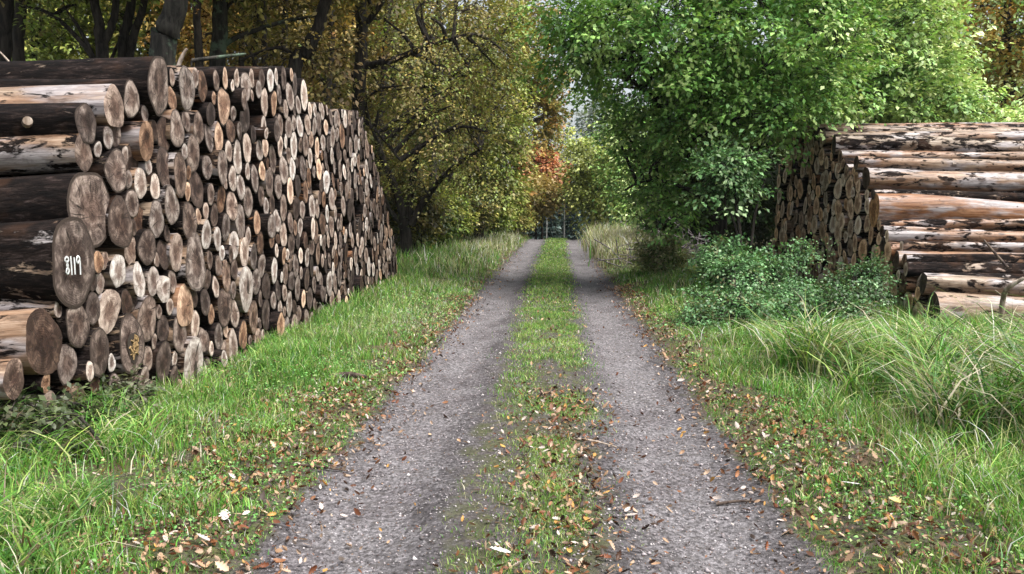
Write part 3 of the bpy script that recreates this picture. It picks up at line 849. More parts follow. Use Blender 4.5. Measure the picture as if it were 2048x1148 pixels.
forest_tree("tall dark trunk with spreading lichened boughs past the tall stack's far end", 19, 716,
            [([(714,300,19),(722,130,19),(722,20,19),(716,-150,19)], [14,13,12,8]), ([(722,135,19),(790,118,18.8),(860,92,18.5),(930,70,18.2)], [8,7,5,3]),
             ([(720,140,19),(680,165,19),(640,190,18.6)], [6,5,2]), ([(722,60,19),(760,10,19),(800,-60,19)], [7,6,4]), ([(716,230,19),(760,270,18.6),(800,320,18)], [5,4,2])],
            [lobe(800,30,18.8,170,80,1.6), lobe(850,170,18.6,170,75,1.6), lobe(740,-140,19,260,100,2.4), lobe(640,180,18.6,60,60,.8,.7), lobe(880,260,18.4,130,70,1.2), lobe(960,90,18.6,90,110,1.4), lobe(770,230,18.8,70,60,.8,.6)],
            BRNY + YGRN, [1.2,.8,1.3,.8,1,.5,.5,.6,.3,.4], 30, n=350, nl=40, leaf=(.078, .62), n_limb=44, limb_r=.06)
forest_tree("multi-stemmed dark tree at the roadside just past the tall stack", 24, 812,
            [([(812,470,24),(800,400,24),(770,330,24),(745,250,24)], [12,9,7,5]), ([(815,440,24),(822,380,24),(835,300,24),(850,180,24)], [9,8,7,5]), ([(820,450,24),(850,400,24),(900,340,23.6),(960,300,23)], [9,7,5,3]), ([(806,450,24),(780,420,24),(762,380,24)], [7,5,3])],
            [lobe(860,330,23.5,130,75,1.6), lobe(920,250,23.6,120,110,1.8), lobe(860,150,24,170,120,2.4), lobe(960,360,23.5,80,50,1.2), lobe(1000,180,24,60,120,1.6), lobe(800,340,24.4,70,60,1.2,.5), lobe(930,20,24,160,130,2.4)],
            OLIVE + YGRN, [1.2,.9,1.4,.5,.7,.5,.5,.7,.3,.5], 31, n=400, nl=38, leaf=(.09, .62), n_limb=44, limb_r=.06)
forest_tree("pair of dark roadside trunks under yellow-green leaves farther along the track", 33, 958, [([(958,455,33),(960,400,33),(955,300,33),(950,120,33)], [10,9,8,6]), ([(936,450,33),(940,380,33),(930,280,33)], [6,5,4])],
            [lobe(960,380,33,80,45,1.8), lobe(1010,330,33,50,80,1.8), lobe(1000,220,33,70,110,2), lobe(900,400,33,70,35,1.5), lobe(1010,80,33,60,110,2), lobe(1040,270,33,35,50,1.2)],
            YGRN + OLIVE, [1.4,1,1,.6,.5,.6,.4,.3,.3,.4], 32, n=460, nl=34, leaf=(.15, .62), n_limb=22)
forest_tree("yellow and rust leaved tree hanging over the track's far end", 42, 1020, [([(1025,455,42),(1030,350,42),(1040,200,42)], [6,5,4])],
            [lobe(1085,240,42,45,60,1.6), lobe(1050,160,42,55,70,1.8), lobe(1030,390,42,40,45,1.5), lobe(1100,165,42,45,45,1.4), lobe(1108,222,42,30,32,1.2), lobe(1060,50,42,60,70,2)],
            [(0.36,0.25,0.06),(0.25,0.2,0.05),(0.4,0.2,0.06),(0.16,0.18,0.04)], [1,1,.6,1], 33, n=330, nl=30, leaf=(.19, .62), n_limb=14)
for k, (u, Y, w, lean, cols) in enumerate([(476, 25, 7, 6, OLIVE), (538, 21, 8, -8, BRNY), (650, 24, 9, 10, ORNG), (682, 28, 6, -4, BRNY), (758, 27, 8, 12, OLIVE), (792, 31, 6, -6, YGRN), (866, 29, 8, 8, BRNY), (902, 36, 6, 5, OLIVE)]):
    forest_tree(["thin dark pole behind the tall stack's middle, before amber leaves", "slim back-leaning dark pole behind the tall stack's middle", "dark pole leaning beside the slanting trunk", "thinnest dark pole next to the tall boughed trunk",
                 "dark pole just beyond the boughed trunk", "faint thin pole deep beyond the tall stack's far end", "dark pole between the multi-stemmed tree and the roadside pair", "slim pole deep in the wood near the roadside pair"][k], Y, u,
                [([(u, 300, Y), (u + lean, 120, Y), (u + 2 * lean, -120, Y)], [w, w * .85, w * .6]), ([(u + lean, 130, Y), (u + lean + 40, 60, Y), (u + lean + 70, -20, Y)], [w * .4, w * .3, w * .15]), ([(u + lean * .6, 180, Y), (u - 35, 110, Y), (u - 60, 60, Y)], [w * .35, w * .3, w * .12])],
                [lobe(u + 2 * lean, -120, Y, 90, 80, 1.6), lobe(u + 50, 60, Y, 50, 40, .9, .5)], cols, [1] * len(cols), 160 + k, n=90, leaf=(.12, .6), n_limb=8)
# leafy screens farther into the wood
for k, (u, v, Y, ru, rv, cols, lab) in enumerate([
    (60, 60, 24, 130, 110, YGRN, "yellow-green leafy tree deep behind the edge trunks"), (180, 70, 27, 130, 110, YGRN, "pale lime leafy tree seen through the forking trunk"),
    (290, 70, 26, 110, 110, OLIVE + YGRN, "olive leafy tree deep behind the leaning trunk"), (400, 60, 25, 90, 110, ORNG, "amber leafy tree seen beside the upright lichened trunk"),
    (500, 90, 28, 100, 120, BRNY + ORNG, "brown-gold leafy tree deep behind the stack's middle"), (620, 110, 27, 100, 120, ORNG + BRNY, "golden leafy tree behind the slanting trunk"),
    (700, 150, 30, 90, 130, BRNY + OLIVE, "ochre leafy tree deep behind the boughed trunk"), (780, 230, 33, 100, 130, BRNY, "brown leafy tree in the wood past the tall stack"),
    (830, 380, 38, 120, 60, OLIVE + YGRN, "low olive leafy tree in the wood past the multi-stemmed tree")]):
    b = base_of(u, Y); tp = at_y(u, v - rv, Y)
    tree("forest_tree", lab, "tree", b, [([b - [0, 0, .2], (b + tp) / 2 + [.2, 0, 0], tp], [px(7, Y), px(6, Y), px(3, Y)])],
         [lobe(u, v, Y, ru, rv, 1.8), lobe(u + 20, v - 150, Y, ru, 90, 2.2)], 300, 34, (.15, .62), cols, [1] * len(cols), 60 + k, "leafy trees deeper in the wood", n_limb=16)

# ---- right of the track
b = base_of(1440, 18.5)
tree("green_tree", "big bright green tree arching over the track beside the brown stack", "tree", b,
     [([b - [0, 0, .2], at_y(1438, 430, 18.5), at_y(1430, 300, 18.3), at_y(1400, 120, 18), at_y(1390, -120, 18)], [.22, .17, .15, .11, .06]),
      ([at_y(1440, 440, 18.5), at_y(1490, 330, 18.2), at_y(1580, 180, 17.8), at_y(1640, 40, 17.6)], [.12, .1, .07, .04]),
      ([at_y(1435, 400, 18.5), at_y(1380, 310, 18), at_y(1310, 200, 17.4), at_y(1180, 100, 17)], [.1, .08, .06, .03]),
      ([at_y(1437, 430, 18.5), at_y(1380, 380, 18.2), at_y(1300, 360, 18), at_y(1250, 380, 18)], [.06, .05, .03, .02])],
     [lobe(1220,70,17,140,85,1.8), lobe(1130,30,17,80,60,1.2), lobe(1150,110,17.4,70,50,.9,1.2), lobe(1370,60,16.8,190,130,2.4), lobe(1380,190,17,110,75,1.8), lobe(1540,90,16.8,210,150,2.4), lobe(1480,220,16.8,160,80,1.6), lobe(1620,165,17,120,70,1.6),
      lobe(1330,325,18,70,36,1.0,.9), lobe(1310,240,17.8,70,45,1.0), lobe(1225,215,19,42,34,.8), lobe(1192,185,19.5,38,34,.8,1.3), lobe(1275,310,18,52,20,.8,1.3), lobe(1292,385,18,56,22,.8,1.3), lobe(1262,255,18,52,26,.8,1.2), lobe(1330,425,18.2,50,16,.7), lobe(1345,395,18.2,70,30,1.0,.9), lobe(1400,330,18,60,50,1.0,.4), lobe(1350,-140,17,330,110,3,.7), lobe(1620,-120,17,200,120,2.6,.7)],
     1400, 44, (.102, .62), GREEN, [1.2,1,1.1,.7], 41, n_limb=60, spray=(.62, .32, .06), limb_r=.045)
b = base_of(1830, 24)
tree("light_green_tree", "pale green leafy tree rising behind the brown stack", "tree", b,
     [([b - [0, 0, .2], at_y(1830, 250, 24), at_y(1850, 100, 24), at_y(1860, -120, 24)], [.2, .16, .12, .06])],
     [lobe(1770,110,23,160,120,2.2), lobe(1700,60,23,150,110,2), lobe(1850,215,22.6,130,60,1.8), lobe(1890,170,23.4,50,60,1.4), lobe(1760,220,22.6,110,50,1.4), lobe(1740,-120,23,220,110,2.6,.7), lobe(2020,245,23,50,22,1.0)],
     1150, 38, (.13, .62), LGREEN, [1.1,.9,1.1,.5], 42, n_limb=40, spray=(.6, .34, .09))
b = base_of(2010, 29)
tree("orange_tree", "orange and gold leaved tree at the photo's edge above the brown stack", "tree", b,
     [([b - [0, 0, .2], at_y(2015, 200, 29), at_y(2020, -60, 29)], [.25, .2, .1]), ([at_y(2015, 220, 29), at_y(2045, 60, 28.5), at_y(2080, -50, 28)], [.12, .1, .05])],
     [lobe(1985,50,28,110,80,2.2), lobe(2060,170,28,90,110,2), lobe(2020,-100,28,200,90,2.6)], 380, 34, (.15, .62), ORNG + LGREEN, [1.0,.5,1.3,.5,.5,.4,.6,.2], 43, n_limb=24)
b = base_of(1490, 15)
tree("elder_bush", "loose pale-flecked green bush under the big green tree, against the brown stack's far side", "bush", b,
     [([b - [0, 0, .1], at_y(1480, 470, 15), at_y(1470, 380, 15), at_y(1480, 310, 15)], [.04, .035, .025, .01]), ([b, at_y(1510, 430, 15), at_y(1530, 360, 15)], [.03, .025, .01]), ([b, at_y(1470, 450, 15), at_y(1430, 380, 15)], [.025, .02, .01])],
     [lobe(1430,335,15,46,28,.6), lobe(1478,325,15,45,32,.6), lobe(1472,378,15,46,24,.6), lobe(1420,380,15,28,18,.5,.7)], 125, 24, (.09, .62), [(0.09,0.20,0.07),(0.15,0.29,0.11),(0.05,0.12,0.04),(0.32,0.43,0.22)], [1,1,.8,.5], 44, n_limb=20, spray=(.4, .22, .06), limb_r=.02, crown_name="foliage")
# dark trees in the wood behind the green tree
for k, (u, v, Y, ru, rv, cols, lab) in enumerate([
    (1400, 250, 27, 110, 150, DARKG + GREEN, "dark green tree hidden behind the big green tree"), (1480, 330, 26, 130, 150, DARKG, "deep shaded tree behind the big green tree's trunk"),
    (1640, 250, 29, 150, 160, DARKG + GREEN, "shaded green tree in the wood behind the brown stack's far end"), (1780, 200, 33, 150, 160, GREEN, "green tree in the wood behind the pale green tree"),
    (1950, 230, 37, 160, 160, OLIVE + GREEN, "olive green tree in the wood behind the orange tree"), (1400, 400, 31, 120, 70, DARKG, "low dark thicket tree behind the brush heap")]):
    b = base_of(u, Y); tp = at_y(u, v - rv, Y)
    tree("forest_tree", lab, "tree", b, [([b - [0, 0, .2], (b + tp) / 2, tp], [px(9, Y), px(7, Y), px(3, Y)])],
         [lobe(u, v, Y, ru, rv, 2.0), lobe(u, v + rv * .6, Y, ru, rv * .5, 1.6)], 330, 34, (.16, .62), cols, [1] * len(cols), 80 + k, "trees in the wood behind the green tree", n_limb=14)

# ---- far end of the track
def far_tree(name, label, u, v, Y, ru, rv, cols, wts, seed, n=200, nl=26, leaf=(.26, .6), more=(), tr=2.5, mat=M_TRUNK):
    b = base_of(u, Y); tp = at_y(u, v - rv * .7, Y)
    return tree(name, label, "tree", b, [([b - [0, 0, .2], (b + tp) / 2, tp], [px(tr, Y), px(tr * .8, Y), px(tr * .4, Y)])], [lobe(u, v, Y, ru, rv, px(ru, Y))] + list(more),
                n, nl, leaf, cols, wts, seed, "trees at the far end of the track", n_limb=12, limb_r=.03, spray=(.9, .6, .25), twig=.012, mat=mat)
far_tree("red_tree", "rust-red leaved tree at the far end of the track", 1084, 340, 50, 44, 42, [(.46,.17,.075),(.56,.27,.13),(.36,.12,.06),(.55,.36,.17)], [1,1,.8,.5], 51, 170, 26, more=[lobe(1062,330,50,25,40,1,.5)])
far_tree("ochre_tree", "brown-ochre leaved tree just below the rust-red crown", 1072, 388, 46, 44, 28, [(.48,.36,.14),(.36,.3,.10),(.56,.42,.2)], [1,1,.6], 52, 150)
far_tree("yellow_green_tree", "yellow-green leaved tree standing at the far verge of the track", 1195, 390, 44, 62, 52, [(.50,.54,.17),(.36,.44,.13),(.62,.62,.24),(.22,.29,.09)], [1,1,.7,.6], 53, 330, 30, (.2, .6), more=[lobe(1165,330,44,28,60,1), lobe(1225,330,46,40,50,1.2), lobe(1130,290,47,16,40,.6,.6)])
far_tree("grey_tree", "grey-blue bare-topped tree behind the yellow-green one", 1205, 285, 62, 50, 85, [(.26,.31,.29),(.32,.34,.31),(.2,.26,.25)], [1,1,1], 54, 210, 24, (.3, .45))
far_tree("green_tree", "small fresh green tree low behind the yellow-green one", 1260, 350, 40, 50, 70, GREEN + LGREEN, [1]*8, 55, 260, 30, (.17, .6), more=[lobe(1300,420,38,60,36,1.4), lobe(1250,270,42,50,60,1.4)])
def spruce(label, u, vtop, Y, hw, seed, cols):
    R = RNG(seed)
    b = base_of(u, Y); tp = at_y(u, vtop, Y)
    root = empty("spruce", b); tag(root, label, "spruce", "spruces closing the far end of the track")
    H = tp[2] - b[2]
    G = Geo(); G.tube([b - [0, 0, .3], b + [0, 0, H]], [.2, .03], 6); G.build("trunk", M_TRUNK, root, offset=b)
    n = 5200
    t = R.random(n) ** .8
    ang = R.uniform(0, 6.28, n); w = px(hw, Y) * (1 - t) * (.75 + .25 * np.sin(t * 60)) * R.random(n) ** .45
    c = np.c_[b[0] + np.cos(ang) * w, b[1] + np.sin(ang) * w, b[2] + .3 + t * (H - .3) - w * .25]
    d = np.c_[np.cos(ang), np.sin(ang), np.full(n, -.4)] + R.normal(0, .3, (n, 3))
    col = palette(R, n, cols, [1] * len(cols)) * np.exp(R.normal(0, .25, n))[:, None]
    leaves_mesh("crown", c, d, R.normal(0, .3, (n, 3)) + [0, 0, 1], .45, .16, col, M_LEAF, root, offset=b)
SPR = [(.045, .085, .075), (.075, .12, .105), (.025, .05, .045), (.10, .13, .12)]  # needle colours with distance haze mixed into them
for u, vt, Y, hw, lab in ((1120, 330, 74, 45, "dark blue-green spruce closing the track, tallest of its row"), (1075, 385, 78, 40, "dark spruce below the rust-red tree"),
                          (1160, 370, 80, 42, "dark spruce half behind the yellow-green tree"), (1098, 400, 70, 30, "short dark spruce between two pale stems"), (1142, 395, 71, 30, "short dark spruce beside a pale stem"), (1192, 140, 85, 55, "tall hazy spruce top seen through the leaves beside the sky gap")):
    spruce(lab, u, vt, Y, hw, int(u), SPR)
for u, v0, lab in ((1092, 418, "thin pale stem before the dark spruces, under the ochre tree"), (1127, 425, "thin pale stem before the dark spruces, in line with the track's middle")):
    b = base_of(u, 63); G = Geo(); t_ = at_y(u + 1, v0 - 60, 63)
    root = empty("young_birch", b); tag(root, lab, "tree", "pale stems at the far end of the track")
    G.tube(smooth_path([b - [0, 0, .2], (b + t_) / 2 + [.05, 0, 0], t_], 8), np.linspace(.07, .03, 8), 6)
    for q in range(5):
        p = b + (t_ - b) * (.45 + .1 * q); G.tube([p, p + [(-1) ** q * .5, 0, .35]], [.02, .006], 4)
    G.build("trunk", M_PALEBARK, root, offset=b)
    R = RNG(int(u) + 3); n = 160
    c = t_ + R.normal(0, 1, (n, 3)) * [.5, .5, .6]
    leaves_mesh("crown", c, R.normal(0, 1, (n, 3)), R.normal(0, 1, (n, 3)) + [0, 0, 1], .2, .12, palette(R, n, YGRN, [1] * 4), M_LEAF, root, offset=b)

# ---- far-off wood, one mass
def wood(boxes, seed):
    R = RNG(seed); C, K = [], []
    for (x0, x1, y0, y1, z0, z1, n, cols) in boxes:
        p = np.c_[R.uniform(x0, x1, n), R.uniform(y0, y1, n), z0 + (z1 - z0) * R.random(n)]
        p[:, 2] *= 1 + .25 * vnoise(p[:, 0] * .3, p[:, 1] * .3, 8)
        C.append(p); K.append(palette(R, n, cols, [1] * len(cols)) * np.exp(.5 * vnoise(p[:, 0] * .8, p[:, 2] * .8, 12) + R.normal(0, .2, n))[:, None])
    C = np.concatenate(C); K = np.concatenate(K); n = len(C)
    d = R.normal(0, 1, (n, 3)); nr = R.normal(0, .6, (n, 3)) + [0, -.3, .6]
    o = leaves_mesh("woodland", C, d, nr, .55, .38, K, M_LEAF)
    tag(o, "far-off wood closing the view behind the nearer trees", "woodland", kind="stuff")
wood([(-46, -6.5, 40, 48, 0, 14, 15000, YGRN + OLIVE), (-14, -3.5, 48, 58, -1, 12, 7000, OLIVE + YGRN), (-45, -14, 22, 40, 0, 10, 6000, YGRN + OLIVE),
      (6.5, 50, 40, 48, 0, 15, 15000, GREEN + DARKG), (16, 40, 24, 40, 0, 12, 6000, LGREEN + ORNG), (-25, 30, 92, 104, -3, 11, 12000, [(.03, .06, .05), (.05, .09, .06)]),
      (7, 16, 58, 66, -1, 10, 4000, GREEN + DARKG)], 90)

# ------------------------------------------------------------------ shrubs on the verge
def bush(name, label, cat, u, v, Y, ru, rv, ry, n, nl, leaf, cols, wts, seed, group=None, stems=14, sp=(.26, .17, .05), more=()):
    b = base_of(u, Y)
    R = RNG(seed)
    L = [lobe(u, v, Y, ru, rv, ry)] + list(more)
    st = []
    for q in range(stems):
        e = np.array(L[q % len(L)][:3]) + R.uniform(-.7, .7, 3) * np.array(L[q % len(L)][3:6])
        s0 = b + [R.normal(0, .12), R.normal(0, .1), -.05]
        st.append(([s0, (s0 + e) / 2 + [0, 0, .15], e], [.012, .009, .005]))
    return tree(name, label, cat, b, st, L, n, nl, leaf, cols, wts, seed, group, spray=sp, droop=.2, n_limb=10, shell=.3, twig=.004, limb_r=.008, crown_name="foliage", zmin=.02)
def ragged(seed, u0, u1, v0, v1, Y0, Y1, n):
    R = RNG(seed)
    out = []
    for q in range(n):
        t = R.random(); v = v1 - (v1 - v0) * R.random() ** 1.4
        out.append(lobe(u0 + (u1 - u0) * R.random(), v, Y1 + (Y0 - Y1) * (v - v0) / (v1 - v0) + R.normal(0, .2), R.uniform(18, 42), R.uniform(12, 26), R.uniform(.2, .45)))
    return out
bush("bramble_bush", "wide blue-green bramble bush nearest the track, in front of the brown stack", "bush", 1470, 610, 11.4, 60, 30, .6, 380, 26, (.046, .65), BLUEG, [1,1,.8,.6,.2], 71, "brambles before the brown stack", more=ragged(171, 1385, 1530, 520, 650, 10.9, 13, 11))
bush("bramble_bush", "tall blue-green bramble bush against the foot of the brown stack's log ends", "bush", 1590, 600, 11.9, 60, 36, .6, 430, 26, (.046, .65), BLUEG, [1,1,.9,.5,.2], 72, "brambles before the brown stack", more=ragged(172, 1520, 1660, 495, 645, 11, 13.2, 13))
bush("bramble_bush", "dark bramble bush touching the lowest mossy log of the brown stack", "bush", 1690, 615, 11.4, 45, 28, .5, 280, 26, (.046, .65), BLUEG + DARKG, [1,.7,1,.4,.2,1,.5,.4], 73, "brambles before the brown stack", more=ragged(173, 1640, 1740, 530, 640, 10.9, 12, 8))
bush("bramble_bush", "small bluish bramble clump at the rear of the bramble patch", "bush", 1440, 520, 14.5, 45, 38, .5, 130, 26, (.06, .65), BLUEG, [1,1,.5,.8,.2], 74, "brambles before the brown stack")
bush("weedy_bush", "olive and straw-coloured weedy bush beside the track below the brush heap", "bush", 1325, 510, 19, 52, 42, .7, 220, 28, (.075, .5), [(.22,.32,.09),(.38,.36,.16),(.12,.2,.06),(.5,.44,.28)], [1,.8,.8,.5], 75)
bush("weed_clump", "grey-green withered weeds at the foot of the tall stack's near end", "weed", 215, 800, 6.0, 75, 50, .35, 120, 20, (.05, .5), [(.1,.13,.07),(.2,.19,.14),(.06,.08,.03),(.25,.22,.18)], [1,.8,1,.5], 76, "weeds by the tall stack", sp=(.13, .1, .05))
bush("weed_clump", "dark low weeds beneath the reddish lowest log of the tall stack", "weed", 70, 850, 5.0, 100, 50, .4, 120, 20, (.055, .5), [(.03,.05,.02),(.06,.08,.03),(.12,.11,.07)], [1,1,.5], 77, "weeds by the tall stack", sp=(.14, .1, .05))
# brush heap
R = RNG(78); b = base_of(1345, 21.5); G = Geo()
for q in range(170):
    c = b + [R.normal(0, .55), R.normal(0, .4), .1 + abs(R.normal(0, .3))]
    d = R.normal(0, 1, 3) * [1, .8, .45]; d = d / np.linalg.norm(d) * R.uniform(.25, .7)
    G.tube(smooth_path([c - d, c + R.normal(0, .05, 3), c + d], 5), np.linspace(.016, .006, 5), 4)
o = G.build("brush_heap", mat_bark_tree("brush_twigs", (.07, .06, .06), (.26, .23, .24)), offset=b); o.location = Vector(b)
tag(o, "heap of grey dead twigs under the big green tree, behind the weedy bush", "brush heap")

for k, (u, v, Y, ru, rv, cols, lab) in enumerate([
    (825, 425, 25, 60, 50, DARKG + OLIVE, "dark olive undergrowth bush at the foot of the multi-stemmed tree"), (880, 430, 28, 60, 42, YGRN + DARKG, "yellow-green undergrowth bush behind the roadside verge past the stack"),
    (930, 418, 31, 55, 40, OLIVE + DARKG, "brownish undergrowth bush by the pair of roadside trunks"), (985, 425, 36, 45, 36, YGRN, "light yellow-green bush at the verge under the roadside tree"),
    (1035, 440, 41, 26, 24, YGRN + OLIVE, "small olive bush at the verge near the track's far end"), (800, 360, 27, 50, 80, DARKG + BRNY, "tall dark thicket bush right behind the stack's far end")]):
    bush("undergrowth_bush", lab, "bush", u, v, Y, ru, rv, .9, 230, 26, (.12, .6), cols, [1] * len(cols), 140 + k, "undergrowth along the wood's edge", sp=(.4, .28, .1))

# ------------------------------------------------------------------ loose sticks
def stick(label, pts, rads, mat=M_STICK, name="stick", side=()):
    b = np.asarray(pts[0], float); G = Geo()
    n = len(pts) * 4
    G.tube(smooth_path(pts, n), np.interp(np.linspace(0, 1, n), np.linspace(0, 1, len(rads)), rads), 7)
    for p, r_ in side: G.tube(smooth_path(p, 6), np.linspace(r_, r_ * .4, 6), 5)
    o = G.build(name, mat, offset=b); o.location = Vector([float(x) for x in b])
    tag(o, label, "stick"); return o
A = lambda u, v, Y: at_y(u, v, Y)
stick("pale leaning stake sticking up behind the dark top log", [A(352,150,8.2), A(362,118,8.2), A(374,97,8.2)], [.022, .02, .012])
stick("lichened branch lying on the tall stack's top beyond the stake", [A(384,121,8.8), A(440,114,8.9), A(492,108,9)], [.022, .02, .012], M_TRUNKL, side=[([A(384,121,8.8), A(382,136,8.8)], .015)])
stick("thin grey forked twig on the near top of the tall stack", [A(0,104,7.2), A(18,124,7.2), A(32,146,7.2)], [.006, .009, .012], side=[([A(32,146,7.2), A(60,128,7.2)], .008)])
stick("white broken branch stub on the near top of the tall stack", [A(78,130,7.2), A(98,142,7.2), A(118,150,7.2)], [.016, .02, .02], side=[([A(118,150,7.2), A(130,138,7.2)], .01)])
stick("pale crooked dead branch standing in grass before the lowest pale log", [A(1998,690,10.2), A(2003,640,10.2), A(2006,600,10.2), A(2016,576,10.1), A(2048,556,10)], [.04, .035, .03, .03, .02], side=[([A(2008,595,10.2), A(1990,580,10.2)], .012)])
stick("thin dark stick leaning across the brown stack's near side", [A(1968,480,11.6), A(1990,506,11.4), A(2016,536,11.2)], [.012, .016, .02], M_STICKD)
p = base_of(690, 7.45); gz = lambda x, y: float(ground_z(x, y))
stick("dark curled piece of bark lying on the leafy verge by the tall stack", [(p[0] - .16, 7.45, gz(p[0] - .16, 7.45) + .03), (p[0], 7.5, gz(p[0], 7.5) + .045), (p[0] + .17, 7.47, gz(p[0] + .17, 7.47) + .03)], [.02, .032, .014], M_STICKD, "bark_piece")
for k, (u, v, dx, dy, mat, lab) in enumerate([(1190,885,.14,-.06,M_STICK,"pale short stick on the grassy middle strip"), (1480,1005,.12,-.03,M_STICKD,"dark twig on the bare wheel track beside the brown stack"),
                                              (640,940,.16,.05,M_STICKD,"thin dark twig at the leafy edge of the wheel track")]):
    d = ray(u, v); t = -CAMZ / d[2]; x, y = d[0] * t, d[1] * t
    stick(lab, [(x - dx, y - dy, gz(x - dx, y - dy) + .012), (x, y + .01, gz(x, y) + .015), (x + dx, y + dy, gz(x + dx, y + dy) + .012)], [.009, .008, .005], mat)

# ------------------------------------------------------------------ grass
def in_view(x, y, m=1.25):
    return (np.abs((x - (-0.043) * y)) < (y * .585 + .6) * m) & (y > 2.6)

def blades(name, label, X, Y, H, W, bend, col, seed, seg=2, az=None, kind="stuff", lift=None):
    R = RNG(seed); n = len(X)
    a = R.uniform(0, 6.283, n) if az is None else az
    dx, dy = np.cos(a), np.sin(a)
    fa = R.uniform(0, 6.283, n)
    sx, sy = np.cos(fa), np.sin(fa)
    z0 = ground_z(X, Y) - .01 + (0 if lift is None else lift)
    V = []
    for q in range(seg + 1):
        t = q / seg
        hz = H * (t - .45 * bend * t * t * t) ; ho = H * bend * (t ** 2) * .95
        w = W * (1 - t ** 1.6) * .5 + W * .04
        cx, cy, cz = X + dx * ho, Y + dy * ho, z0 + hz
        V.append(np.stack([cx - sx * w, cy - sy * w, cz], -1)); V.append(np.stack([cx + sx * w, cy + sy * w, cz], -1))
    V = np.stack(V, 1)
    k = 2 * (seg + 1)
    base = np.arange(n)[:, None] * k
    f = np.concatenate([base + np.array([2 * q, 2 * q + 1, 2 * q + 3, 2 * q + 2]) for q in range(seg)], 0)
    o = mesh_np(name, V.reshape(-1, 3), f, M_GRASS, fattr=dict(col=np.tile(np.clip(col, .003, .62), (seg, 1))))
    tag(o, label, "grass", kind=kind)
    return o

GG = np.array([(0.085, 0.25, 0.035), (0.14, 0.31, 0.05), (0.25, 0.37, 0.08), (0.045, 0.14, 0.025), (0.40, 0.43, 0.18), (0.70, 0.63, 0.47), (0.18, 0.13, 0.08)])
def grass_col(R, X, Y, dry):
    n = len(X)
    t = np.clip(.5 + .5 * vnoise(X * 1.3, Y * .9, 31) + R.normal(0, .25, n), 0, 1)
    w = np.stack([1.2 - .6 * t, np.full(n, .9), .3 + t, .9 - .7 * t, .15 + .5 * t * t + dry, .07 + .35 * t ** 2 + 1.7 * dry, .10 + .2 * t + .4 * dry], 1)
    mid = (np.abs(X - road_x(Y) + .1) < .62)
    w[:, 2] += .9 * mid; w[:, 4] += .35 * mid; w[:, 6] += .12 * mid
    w = np.clip(w, .01, None); w /= w.sum(1)[:, None]
    k = (w.cumsum(1) > R.random(n)[:, None]).argmax(1)
    return GG[k] * np.exp(R.normal(0, .3, n) + .25 * vnoise(X * 5, Y * 5, 33))[:, None]

def dryness(X, Y):
    g = lambda x, y, rx, ry, a: a * np.exp(-(((X - x) / rx) ** 2 + ((Y - y) / ry) ** 2))
    return g(-1.75, 11.8, .5, 1.6, .8) + g(2.2, 28, 1.0, 6, 3) + g(-2.0, 31, .9, 8, 1.8) + g(-1.9, 17, .5, 3, .5) + g(3.4, 8.2, 1.5, 1.5, .25)

R = RNG(201)
bx, by, bh, bw, bb = [], [], [], [], []
def scatter(n, x0, x1, y0, y1, prob, h, w, bend):
    X = R.uniform(x0, x1, n); Y = y0 + (y1 - y0) * R.random(n)
    s = X - road_x(Y)
    thin = np.where(((X < -2.15) & (Y < 6)) | ((X > 2.3 + .2 * np.maximum(0, Y - 8)) & (Y > 5.2) & (Y < 10)), .35, 1.0)
    k = (R.random(n) < prob(X, Y, s) * thin) & in_view(X, Y)
    # nothing grows inside the stacks
    k &= ~((X < -3.2) & (Y > 5.6) & (Y < 18)) & ~((X > 5.0) & (Y > 11.2) & (Y < 19.8))
    X, Y, s = X[k], Y[k], s[k]; m = len(X)
    hh = h(X, Y, s) * R.uniform(.5, 1.35, m)
    bx.append(X); by.append(Y); bh.append(hh); bw.append(w * R.uniform(.7, 1.3, m)); bb.append(np.clip(R.normal(bend, .2, m), .05, 1.1))

edgeL = lambda X, Y, s: sstep(-s, 1.22, 1.75 ) * np.clip(.62 + .95 * vnoise(X * 3.7, Y * 3.7, 41) - .48 * np.exp(-((s + 1.7) / .45) ** 2) * sstep(-Y, -8.5, -4), .03, 1)
edgeR = lambda X, Y, s: sstep(s, 1.12, 1.6) * np.clip(.62 + .95 * vnoise(X * 3.7, Y * 3.7, 42) - .48 * np.exp(-((s - 1.6) / .5) ** 2) * sstep(-Y, -8.5, -4), .03, 1)
hv = lambda X, Y, s: .06 + .06 * np.clip(np.abs(s) - 1.4, 0, 1.5) + .045 * vnoise(X * 1.7, Y * 1.7, 43) + .09 * np.clip(vnoise(X * 4.3, Y * 4.3, 47), 0, 1) * sstep(np.abs(s), 1.4, 2.0)
# left verge
scatter(70000, -4.6, -1.2, 2.7, 6.5, edgeL, hv, .0058, .5)
scatter(60000, -3.6, -1.2, 6.5, 12, edgeL, hv, .007, .5)
scatter(36000, -3.6, -1.0, 12, 22, edgeL, lambda X, Y, s: hv(X, Y, s) * 1.2, .012, .5)
scatter(26000, -4.4, -.9, 22, 44, edgeL, lambda X, Y, s: .12 + .22 * np.clip(-s - 1.4, 0, 1.2), .022, .4)
# right verge
scatter(60000, 1.1, 4.6, 2.7, 6.5, edgeR, hv, .0058, .5)
scatter(70000, 1.1, 6.5, 6.5, 12, edgeR, lambda X, Y, s: hv(X, Y, s) * 1.1, .007, .5)
scatter(40000, 1.1, 5, 12, 22, edgeR, lambda X, Y, s: hv(X, Y, s) * 1.2, .012, .5)
scatter(26000, 1.1, 6, 22, 44, edgeR, lambda X, Y, s: .12 + .2 * np.clip(s - 1.4, 0, 1.2), .022, .4)
